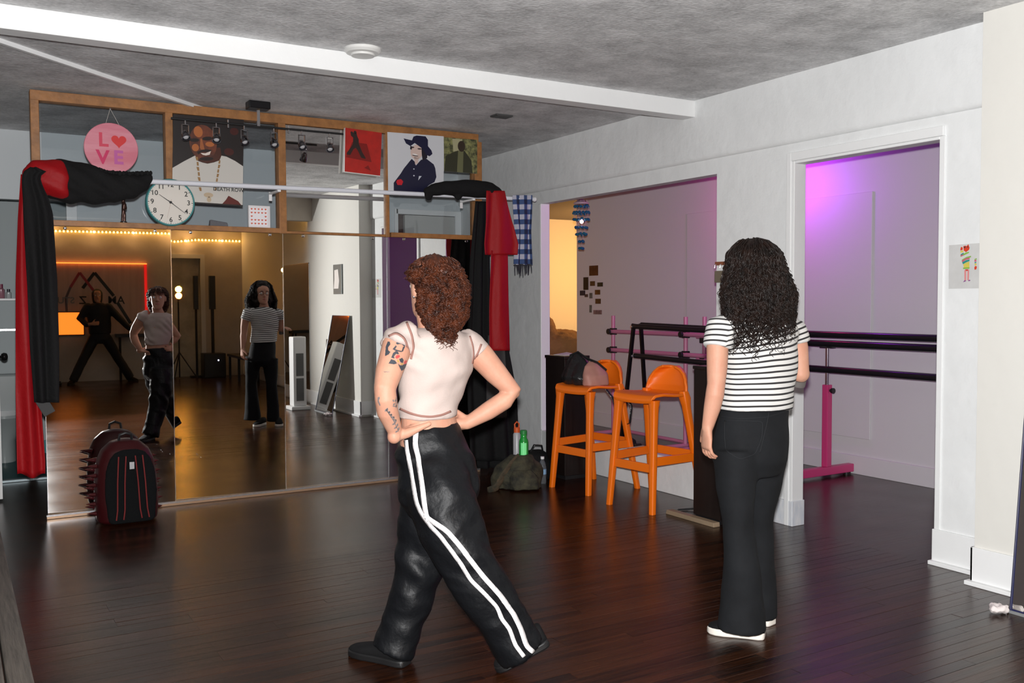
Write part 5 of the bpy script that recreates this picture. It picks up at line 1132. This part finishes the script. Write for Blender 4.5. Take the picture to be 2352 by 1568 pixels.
mb.tube([LS, at(906, 815, 3.47), at(893, 855, 3.43), LE, at(886, 915, 3.40), at(890, 945, 3.42), LW], [.056, .055, .050, .0405, .041, .040, .027], 18, round_ends=True)
mb.ball(at(877, 888, 3.385), .024, 12, 8)
RE, RW = at(1178, 900, 3.72), at(1072, 972, 3.68)
mb.tube([RS, at(1105, 818, 3.70), at(1140, 858, 3.71), RE, at(1160, 918, 3.71), at(1120, 944, 3.695), RW], [.054, .053, .046, .036, .0375, .036, .025], 18, round_ends=True)
mb.ball(at(1182, 903, 3.72), .021, 12, 8)
# left hand: palm on hip, fingers round the front, thumb back along the waist
ldir = (at(922, 992, 3.63)-LW).normalized(); lthumb = (at(985, 972, 3.50)-at(915, 998, 3.47)).normalized()
fingers(mb, LW+V((0, 0, -.004)), ldir, (R1+F1*.1), (lthumb-ldir*lthumb.dot(ldir)), L=.075, W=.07, curl=(.5, .5, .3), thumb=(1.35, .12), thumb_curl=0)
mb.tube([at(912, 1000, 3.48), at(936, 994, 3.475), at(962, 983, 3.47), at(986, 973, 3.475)], [.022, .019, .0135, .0095], 12, round_ends=True)
mb.ball(at(905, 1003, 3.46), .026, 12, 10)
rdir = (at(1028, 952, 3.80)-RW).normalized(); fingers(mb, RW, (at(1040, 968, 3.72)-RW), -R1, (F1*-.3+UP), L=.07, W=.066, curl=(.5, .7, .5), thumb=(.5, .1))
mb.tube([RW, at(1052, 972, 3.68), at(1036, 967, 3.67)], [.024, .022, .014], 12, round_ends=True)
me = remesh(mb, .0045, 4); body1 = link('body', me, skin_m, t); bvb = bvh_of(me); face(body1, hc, HA)
for s_ in (1,):
    e_ = hc-az(HA+90)*.080-UP*.036; mb = MB(); mb.ball(e_, .005, 8, 6); mb.build('earring', chrome, body1, smooth=True)
# cropped tee
tee_m = mat('cream_cotton', (.47, .385, .35), .85, bump=.12, bscale=240, vary=.06, vscale=6)
mb = MB(); tee = [(752, 1000, .062, .055), (762, 1000, .105, .075), (775, 1000, .158, .092), (800, 1001, .174, .103), (850, 1002, .156, .110), (900, 993, .136, .1), (935, 984, .124, .094), (958, 982, .123, .094)]
rs = [(at(x, y, D), R1*a_, F1*b_) for y, x, a_, b_ in tee]
mb.rings(rs, 30)
mb.tube([at(945, 780, 3.53), at(918, 786, 3.50), at(911, 800, 3.485)], [.07, .070, .065], 20); mb.tube([at(1060, 790, 3.67), at(1086, 803, 3.70), at(1100, 818, 3.70)], [.068, .067, .062], 20)
def fold1(c, n):
    u = (c-neck).dot(R1); z = c.z-neck.z
    return .0075*math.sin(z*75+u*60+4*noise.noise(c*6))*max(0, .25+noise.noise(c*5+V((9, 0, 0))))+.011*noise.noise(V((u*9+z*7, z*16-u*10, c.y*5)))
me = remesh(mb, .0075, 3, fold1); tee_o = link('crop_top', me, tee_m, t); bvt = bvh_of(me)
seam = mat('seam_brown', (.25, .125, .10), .8)
for nm, path, wpx in (('hem_stitch', [(919, 938), (940, 948), (965, 955), (990, 957), (1015, 953), (1035, 944)], 5), ('armhole_seam', [(934, 740), (946, 770), (950, 800), (944, 825)], 5), ('armhole_seam', [(1079, 772), (1086, 795), (1088, 815), (1084, 835)], 3.5),
                      ('sleeve_stitch', [(893, 772), (910, 764), (928, 776), (938, 800), (942, 815)], 4.5), ('sleeve_stitch', [(1105, 790), (1097, 812), (1087, 828)], 4.5), ('collar_stitch', [(966, 733), (980, 737), (990, 744)], 4)):
    ribbon(nm, seam, tee_o, path, wpx, bvt, .0018, .0015, 4)
# track pants
nyl = mat('black_nylon', (.0045, .0051, .0063), .5, bump=.3, bscale=22, spec=.22)
mb = MB()
mb.rings([(at(985, 975, 3.6), R1*.112+UP*.012, F1*.088), (at(990, 1000, 3.6), R1*.125+UP*.012, F1*.1), (at(1000, 1045, 3.6), R1*.158, F1*.124), (at(1008, 1095, 3.6), R1*.168, F1*.132), (at(1008, 1145, 3.59), R1*.155, F1*.125), (at(1006, 1180, 3.59), R1*.11, F1*.09)], 30)
mb.tube([at(1002, 1035, 3.57), at(1006, 1085, 3.54), at(1012, 1140, 3.50), at(1032, 1205, 3.48), at(1066, 1275, 3.47), at(1098, 1335, 3.48), at(1138, 1400, 3.50), at(1178, 1460, 3.53), at(1198, 1490, 3.545)], [.08, .115, .122, .119, .108, .099, .089, .088, .092], 26)
mb.tube([at(985, 1090, 3.68), at(980, 1180, 3.70), at(968, 1270, 3.70), at(956, 1335, 3.69), at(938, 1400, 3.70), at(915, 1455, 3.70), at(902, 1492, 3.70)], [.11, .11, .098, .088, .082, .082, .088], 26)
def fold2(c, n):
    return .012*noise.noise(V((c.x*8+c.z*9, c.y*8, c.z*5)))+.010*(.5-abs(noise.noise(V((c.x*7+c.z*11, c.y*6, c.z*9-c.x*8)))))+.007*math.sin(c.z*34+c.x*42+4*noise.noise(c*5))*max(0, noise.noise(c*4+V((3, 1, 0)))+.25)
me = remesh(mb, .009, 3, fold2); pants1 = link('track_pants', me, nyl, t); bvp = bvh_of(me)
tape = mat('white_tape', (.62, .60, .60), .6, bump=.2, bscale=90)
ribbon('side_stripe', tape, pants1, [(956, 991), (954, 1018), (962, 1057), (970, 1107), (974, 1146), (981, 1189), (997, 1198), (1028, 1220), (1051, 1247), (1075, 1278), (1110, 1324), (1148, 1367), (1179, 1410), (1197, 1449), (1208, 1483), (1224, 1497)], 11, bvp, .004)
ribbon('side_stripe', tape, pants1, [(934, 1010), (937, 1041), (945, 1076), (951, 1115), (958, 1154), (970, 1181), (989, 1206), (1013, 1231), (1036, 1262), (1059, 1293), (1082, 1332), (1110, 1359), (1141, 1392), (1152, 1421), (1170, 1443), (1183, 1480), (1203, 1507)], 9, bvp, .004)
shoe(t, on_z(936, 1530), on_z(806, 1499), w_=.043)
tl = on_z(1142, 1545); hl = at(1262, 1476, (tl-CAM).dot(CF)+.02); shoe(t, hl, tl+V((0, 0, .004)), w_=.043)
# tattoos on her left arm
K = lambda pts: [(840+x/4.612, 700+y/4.612) for x, y in pts]
tk = mat('tattoo_ink', (.035, .04, .05), .55); tg_ = mat('tattoo_grey', (.16, .14, .14), .55)
ink_patch('tattoo', tk, body1, [K([(270, 560), (290, 510), (320, 488), (345, 500), (350, 525), (320, 520), (300, 545), (305, 570)]), K([(242, 622), (270, 575), (310, 590), (330, 620), (300, 630)]), K([(340, 620), (360, 640), (385, 640), (400, 630), (440, 620), (420, 660), (395, 690), (375, 697), (355, 660)]), K([(352, 575), (385, 560), (400, 585), (392, 615), (368, 610)]),
    K([(205, 545), (215, 440), (235, 388), (258, 392), (262, 420), (240, 450), (238, 480), (262, 500), (245, 525)]), K([(320, 405), (345, 380), (375, 385), (418, 425), (412, 445), (375, 415), (330, 420)]), K([(285, 470), (318, 430), (330, 440), (312, 470), (345, 480), (385, 490), (375, 500), (320, 490)]), K([(395, 440), (415, 445), (390, 498), (378, 490)])], bvb, .7)
ink_patch('tattoo', mat('tattoo_red', (.42, .05, .05), .55), body1, [K([(310, 560), (325, 535), (355, 530), (362, 550), (330, 572)]), K([(405, 600), (420, 585), (435, 590), (425, 620), (405, 628)])], bvb, .7, .0016)
ink_patch('tattoo', mat('tattoo_gold', (.36, .24, .05), .55), body1, [K([(330, 585), (345, 580), (352, 605), (340, 612)]), K([(365, 622), (395, 618), (390, 632), (370, 632)])], bvb, .7, .0016)
leaf = lambda x, y, a, L, w_: [(x+L*f_*math.cos(a)-w_*g*math.sin(a), y+L*f_*math.sin(a)+w_*g*math.cos(a)) for f_, g in ((0, 0), (.3, .5), (.6, .45), (1, 0), (.6, -.45), (.3, -.5))]
sprig = [[(212, 1110), (218, 1108), (300, 1225), (350, 1340), (345, 1342), (293, 1230)]]
for i, (x, y) in enumerate(((225, 1130), (245, 1160), (265, 1185), (290, 1215), (310, 1250), (330, 1290), (342, 1330))):
    sprig += [leaf(x, y, -1.35, 42, 18), leaf(x, y, 2.6 if i > 3 else .1, 40, 17)]
sprig += [leaf(205, 1130, -1.0, 50, 22)]
ink_patch('tattoo', tg_, body1, [K(q) for q in sprig], bvb, .7)
ink_patch('tattoo', tg_, body1, [K(q) for q in (leaf(285, 1000, 1.2, 30, 16), leaf(310, 1040, 2.4, 36, 16), leaf(318, 1000, 2.0, 30, 14), leaf(280, 1070, .1, 40, 14), leaf(315, 1085, -1.2, 34, 14), [(316, 980), (322, 980), (322, 1090), (316, 1090)])]+[K([(128, 980), (148, 970), (152, 990), (140, 1010), (158, 1060), (150, 1068), (130, 1030)])], bvb, .7)
ink_patch('tattoo', tg_, body1, [K(leaf(190+i*17, 705, .6, 16, 6)) for i in range(4)]+[K(leaf(195+i*17, 715, -.6, 16, 5)) for i in range(3)], bvb, .6)
rings1 = [(.126, .036, .012, .010), (.118, .038, .042, .042), (.10, .040, .070, .069), (.06, .036, .090, .098), (.03, .040, .098, .098), (.008, .074, .094, .078), (-.03, .084, .093, .074), (-.08, .072, .093, .074), (-.11, .086, .082, .066), (-.14, .08, .068, .052), (-.168, .08, .04, .034)]
h1 = hair_mat('auburn_hair', (.012, .0035, .002), (.085, .021, .007))
hair(t, hc, HA, rings1, h1, 950, .10, .005, .0095, .032, (R(48), R(312)), 3, tmin=.03, tmax=.9, base=.0027, tip=.0009)
hair(t, hc, HA, [(.125, .03, .02, .03), (.10, .02, .06, .075), (.06, .01, .085, .098), (.03, .005, .088, .102)], h1, 110, .06, .004, .009, .026, (R(-60), R(60)), 8, tmin=.0, tmax=.5, base=.0027, tip=.0009)

# ------------------------------------------------------------------ woman in stripes
D = 3.95; A2 = 20; F2 = az(A2); R2 = az(A2+90)
t = thing('person', 'woman with long dark curls in a striped tee and black flared jeans, seen from behind', 'person', (2.95, 2.93, 0))
hc = at(1722, 634, 3.94); HA = 2
mb = MB(); head(mb, hc, HA)
mb.tube([at(1726, 685, 3.945), at(1730, 712, 3.95), at(1735, 738, 3.95)], [.052, .054, .07], 20)
mb.rings([(at(x, y, D), R2*a_, F2*b_) for y, x, a_, b_ in [(728, 1735, .08, .06), (745, 1736, .15, .085), (775, 1738, .165, .1), (830, 1740, .145, .105), (900, 1738, .125, .095), (950, 1735, .12, .09)]], 28)
LS, RS = at(1652, 755, 3.86), at(1822, 760, 4.03)
LE, LW = at(1645, 882, 3.83), at(1625, 982, 3.85)
mb.tube([LS, at(1648, 800, 3.84), at(1647, 845, 3.83), LE, at(1642, 905, 3.83), at(1636, 935, 3.84), LW], [.050, .045, .042, .037, .038, .035, .024], 18, round_ends=True)
fingers(mb, LW, (at(1622, 1040, 3.85)-LW), (R2+F2*.35), (F2+R2*-.1), L=.08, W=.080, curl=(.35, .5, .45), thumb=(.8, .3), spread=.09)
RE, RW = at(1838, 858, 4.02), at(1835, 838, 4.24)
mb.tube([RS, at(1832, 800, 4.03), RE], [.049, .045, .038], 18, round_ends=True); mb.tube([RE, at(1836, 852, 4.10), RW], [.040, .038, .026], 16, round_ends=True)
fingers(mb, RW, (R2*.35+F2*1), V((0, 0, -1)), -R2, L=.08, W=.072, curl=(.25, .3, .25), thumb=(.8, .1))
me = remesh(mb, .0042, 4); body2 = link('body', me, skin_m, t); face(body2, hc, HA)
Fh, Rh = az(HA), az(HA+90); gl_m = mat('glasses_frame', (.03, .02, .018), .3); mb = MB()
for s in (-1, 1):
    ring_ = [hc+Rh*(s*.033+.024*math.cos(a_))+Fh*.108+UP*(.004+.019*math.sin(a_)) for a_ in np.linspace(0, 2*math.pi, 21).tolist()]
    mb.tube(ring_, .0018, 6); mb.tube([hc+Rh*s*.057+Fh*.107+UP*.008, hc+Rh*s*.074+Fh*.06+UP*.01, hc+Rh*s*.079+UP*.008], .0018, 6)
mb.tube([hc+Rh*-.010+Fh*.109+UP*.008, hc+Rh*.010+Fh*.109+UP*.008], .0018, 6); mb.build('glasses', gl_m, t, smooth=True)
# watch-like dark band below the right elbow
mb = MB(); mb.tube([at(1836, 872, 4.02), at(1833, 884, 4.03)], .030, 16); mb.build('arm_band', mat('grey_band', (.10, .09, .085), .7), t, smooth=True)
# striped tee
stp = bpy.data.materials.new('striped_jersey'); stp.use_nodes = True; nt = stp.node_tree; b = nt.nodes['Principled BSDF']; b.inputs['Roughness'].default_value = .85
fr_ = mth(nt, 'FRACT', mth(nt, 'MULTIPLY', attr(nt, 'stripe'), 1/.0228)); rp = nt.nodes.new('ShaderNodeValToRGB'); rp.color_ramp.interpolation = 'LINEAR'; e = rp.color_ramp.elements
e[0].position = .0; e[0].color = (.014, .013, .014, 1); e[1].position = .30; e[1].color = (.014, .013, .014, 1); k = e.new(.34); k.color = (.56, .555, .54, 1); k = e.new(.97); k.color = (.56, .555, .54, 1); k = e.new(1.0); k.color = (.014, .013, .014, 1)
nt.links.new(fr_, rp.inputs[0]); nt.links.new(rp.outputs[0], b.inputs['Base Color'])
mb = MB()
mb.rings([(at(x, y, D), R2*a_, F2*b_) for y, x, a_, b_ in [(716, 1734, .07, .06), (724, 1735, .11, .075), (738, 1736, .165, .095), (765, 1738, .182, .112), (810, 1742, .172, .12), (860, 1743, .160, .118), (905, 1738, .160, .12), (938, 1733, .163, .122)]], 30)
mb.tube([at(1690, 752, 3.89), at(1656, 762, 3.86), at(1648, 800, 3.845)], [.070, .074, .062], 20); mb.tube([at(1795, 756, 4.0), at(1822, 765, 4.03), at(1830, 790, 4.03)], [.066, .069, .059], 20)
def fold3(c, n): return .006*noise.noise(V((c.x*10+c.z*8, c.y*9, c.z*14)))+.004*math.sin(c.z*48+(c-LS).dot(R2)*30+3*noise.noise(c*5))*max(0, noise.noise(c*4)+.2)
me = remesh(mb, .0075, 3, fold3); tee2 = link('striped_tee', me, stp, t)
sa = me.attributes.new('stripe', 'FLOAT', 'POINT'); cs_ = at(1735, 740, D)
arm = (at(1647, 845, 3.83)-at(1656, 762, 3.86)).normalized(); arm2 = (at(1835, 800, 4.03)-at(1822, 760, 4.03)).normalized()
for i, v_ in enumerate(me.vertices):
    c = v_.co; lat = (c-cs_).dot(R2); z = c.z-cs_.z
    if lat < -.172+.16*(z if z < 0 else 0) and z > -.2: s = -(c-LS).dot(arm)+.02
    elif lat > .172 and z > -.14: s = -(c-RS).dot(arm2)+.02
    else: s = z-.20*lat*max(.15, 1+z/.30)-.08*(c-cs_).dot(F2)*0+.004*noise.noise(c*9)
    sa.data[i].value = s
# flared jeans
den = mat('black_denim', (.0088, .0098, .0115), .85, bump=.12, bscale=260, vary=.3, vscale=7, vcol=(.006, .0066, .0078), spec=.2)
mb = MB()
mb.rings([(at(1734, 936, D), R2*.145, F2*.105), (at(1730, 965, D), R2*.152, F2*.115), (at(1725, 1010, D), R2*.160, F2*.128), (at(1722, 1055, D), R2*.162, F2*.125), (at(1722, 1090, D), R2*.13, F2*.10)], 30)
mb.tube([at(1690, 1035, 3.89), at(1690, 1095, 3.88), at(1693, 1160, 3.87), at(1695, 1208, 3.86), at(1700, 1260, 3.86), at(1704, 1330, 3.86), at(1704, 1400, 3.87), at(1703, 1445, 3.87)], [.092, .086, .072, .0635, .068, .079, .091, .101], 26)
mb.tube([at(1758, 1040, 4.0), at(1752, 1100, 4.02), at(1745, 1160, 4.04), at(1742, 1205, 4.05), at(1744, 1280, 4.06), at(1746, 1350, 4.07), at(1746, 1418, 4.07)], [.092, .084, .068, .062, .066, .070, .072], 26)
def fold4(c, n): return .004*noise.noise(c*11)+.0025*math.sin(c.z*60+2*noise.noise(c*7))*max(0, noise.noise(c*5))
me = remesh(mb, .009, 3, fold4); jeans = link('flared_jeans', me, den, t); bvj = bvh_of(me)
stitch = mat('denim_stitch', (.013, .014, .016), .8, spec=.2)
ribbon('pocket_seam', stitch, jeans, [(1665, 968), (1664, 1000), (1667, 1035), (1700, 1055), (1735, 1042), (1750, 1005), (1752, 968), (1710, 966), (1665, 966)], 2.2, bvj, .0015, .0012, 4)
ribbon('yoke_seam', stitch, jeans, [(1650, 955), (1700, 962), (1760, 958), (1806, 944)], 2.0, bvj, .0015, .0012, 4)
ribbon('centre_seam', stitch, jeans, [(1766, 935), (1764, 960), (1755, 1000), (1745, 1040)], 2.2, bvj, .0015, .0012, 4)
shoe(t, on_z(1757, 1466), on_z(1626, 1450), w_=.042, sole_c=(.72, .68, .62), sole_h=.03)
shoe(t, on_z(1775, 1437), on_z(1690, 1412), w_=.042, sole_c=(.72, .68, .62), sole_h=.03)
rings2 = [(.160, .02, .012, .01), (.148, .022, .055, .05), (.122, .024, .088, .078), (.093, .026, .112, .096), (.036, .032, .126, .102), (-.018, .042, .150, .104), (-.075, .055, .174, .102), (-.105, .058, .168, .096), (-.135, .06, .140, .082), (-.16, .06, .10, .05)]
h2 = hair_mat('dark_brown_hair', (.003, .0016, .0012), (.013, .0055, .0035))
hair(t, hc, HA, rings2, h2, 1150, .205, .005, .0088, .056, (R(58), R(302)), 5, tmin=.0, tmax=.92, base=.0027, tip=.001, grow=.7, zfall=-.085)

# ------------------------------------------------------------------ dark-clothed photographer at the rear wall (seen in the mirror)
F3, R3 = V((0, 1, 0)), V((1, 0, 0)); X3, Y3 = 1.33, -4.58
t = thing('person', 'dark-clothed photographer standing with legs wide before the logo banner, seen in the mirror', 'person', (X3, Y3, 0))
hc = V((X3-.01, Y3, 1.56)); mb = MB(); head(mb, hc, 0)
mb.tube([(X3, Y3, 1.36), (X3, Y3, 1.48)], [.06, .055], 16)
P3 = lambda x, z, y=0: V((X3+x, Y3+y, z))
fingers(mb, P3(.60, .84), V((.5, .2, -.8)), V((0, 0, -1)), V((0, 1, 0)), curl=(.3, .3, .2)); fingers(mb, P3(-.12, 1.06, .2), V((.9, .1, .1)), V((0, -1, 0)), V((0, 0, 1)), curl=(.5, .5, .4))
mb.rings([(P3(0, 1.38), R3*.12, F3*.08), (P3(0, 1.0), R3*.14, F3*.1)], 20)
mb.tube([P3(.52, .95), P3(.60, .84)], .028, 12, round_ends=True); mb.tube([P3(-.2, 1.05, .16), P3(-.12, 1.06, .2)], .028, 12, round_ends=True)
b3 = link('body', remesh(mb, .009, 3), skin_m, t); face(b3, hc, 0)
jk = mat('navy_jacket', (.008, .011, .017), .8); mb = MB()
mb.rings([(P3(0, 1.43), R3*.085, F3*.075), (P3(0, 1.39), R3*.17, F3*.1), (P3(0, 1.25), R3*.205, F3*.13), (P3(.02, 1.05), R3*.19, F3*.13), (P3(.02, .88), R3*.185, F3*.13)], 26)
mb.tube([P3(.17, 1.36), P3(.32, 1.18, .02), P3(.52, .96)], [.075, .062, .048], 16, round_ends=True); mb.tube([P3(-.17, 1.36), P3(-.30, 1.15, .02), P3(-.2, 1.05, .16)], [.075, .062, .05], 16, round_ends=True)
link('jacket', remesh(mb, .012, 3, lambda c, n: .006*noise.noise(c*9)), jk, t)
mb = MB(); mb.rings([(P3(.02, .93), R3*.16, F3*.11), (P3(.02, .78), R3*.18, F3*.13), (P3(.02, .70), R3*.12, F3*.1)], 24)
mb.tube([P3(-.08, .80), P3(-.27, .42, .08), P3(-.44, .06, .14)], [.098, .08, .075], 18); mb.tube([P3(.12, .80), P3(.32, .42, -.06), P3(.52, .06, -.14)], [.098, .08, .075], 18)
link('trousers', remesh(mb, .012, 3, lambda c, n: .006*noise.noise(c*9)), mat('dark_jeans', (.009, .012, .018), .8), t)
shoe(t, P3(-.44, 0, .08), P3(-.50, 0, .34)); shoe(t, P3(.50, 0, -.18), P3(.62, 0, .06))
mb = MB(); rs = [(hc+UP*z-F3*.018, R3*a_, F3*b_) for z, a_, b_ in ((-.13, .075, .075), (-.06, .088, .09), (0, .092, .1), (.06, .09, .1), (.1, .065, .075), (.125, .02, .02))]; mb.rings(rs, 24); link('hood', remesh(mb, .010, 3), jk, t)
bpy.context.view_layer.update()
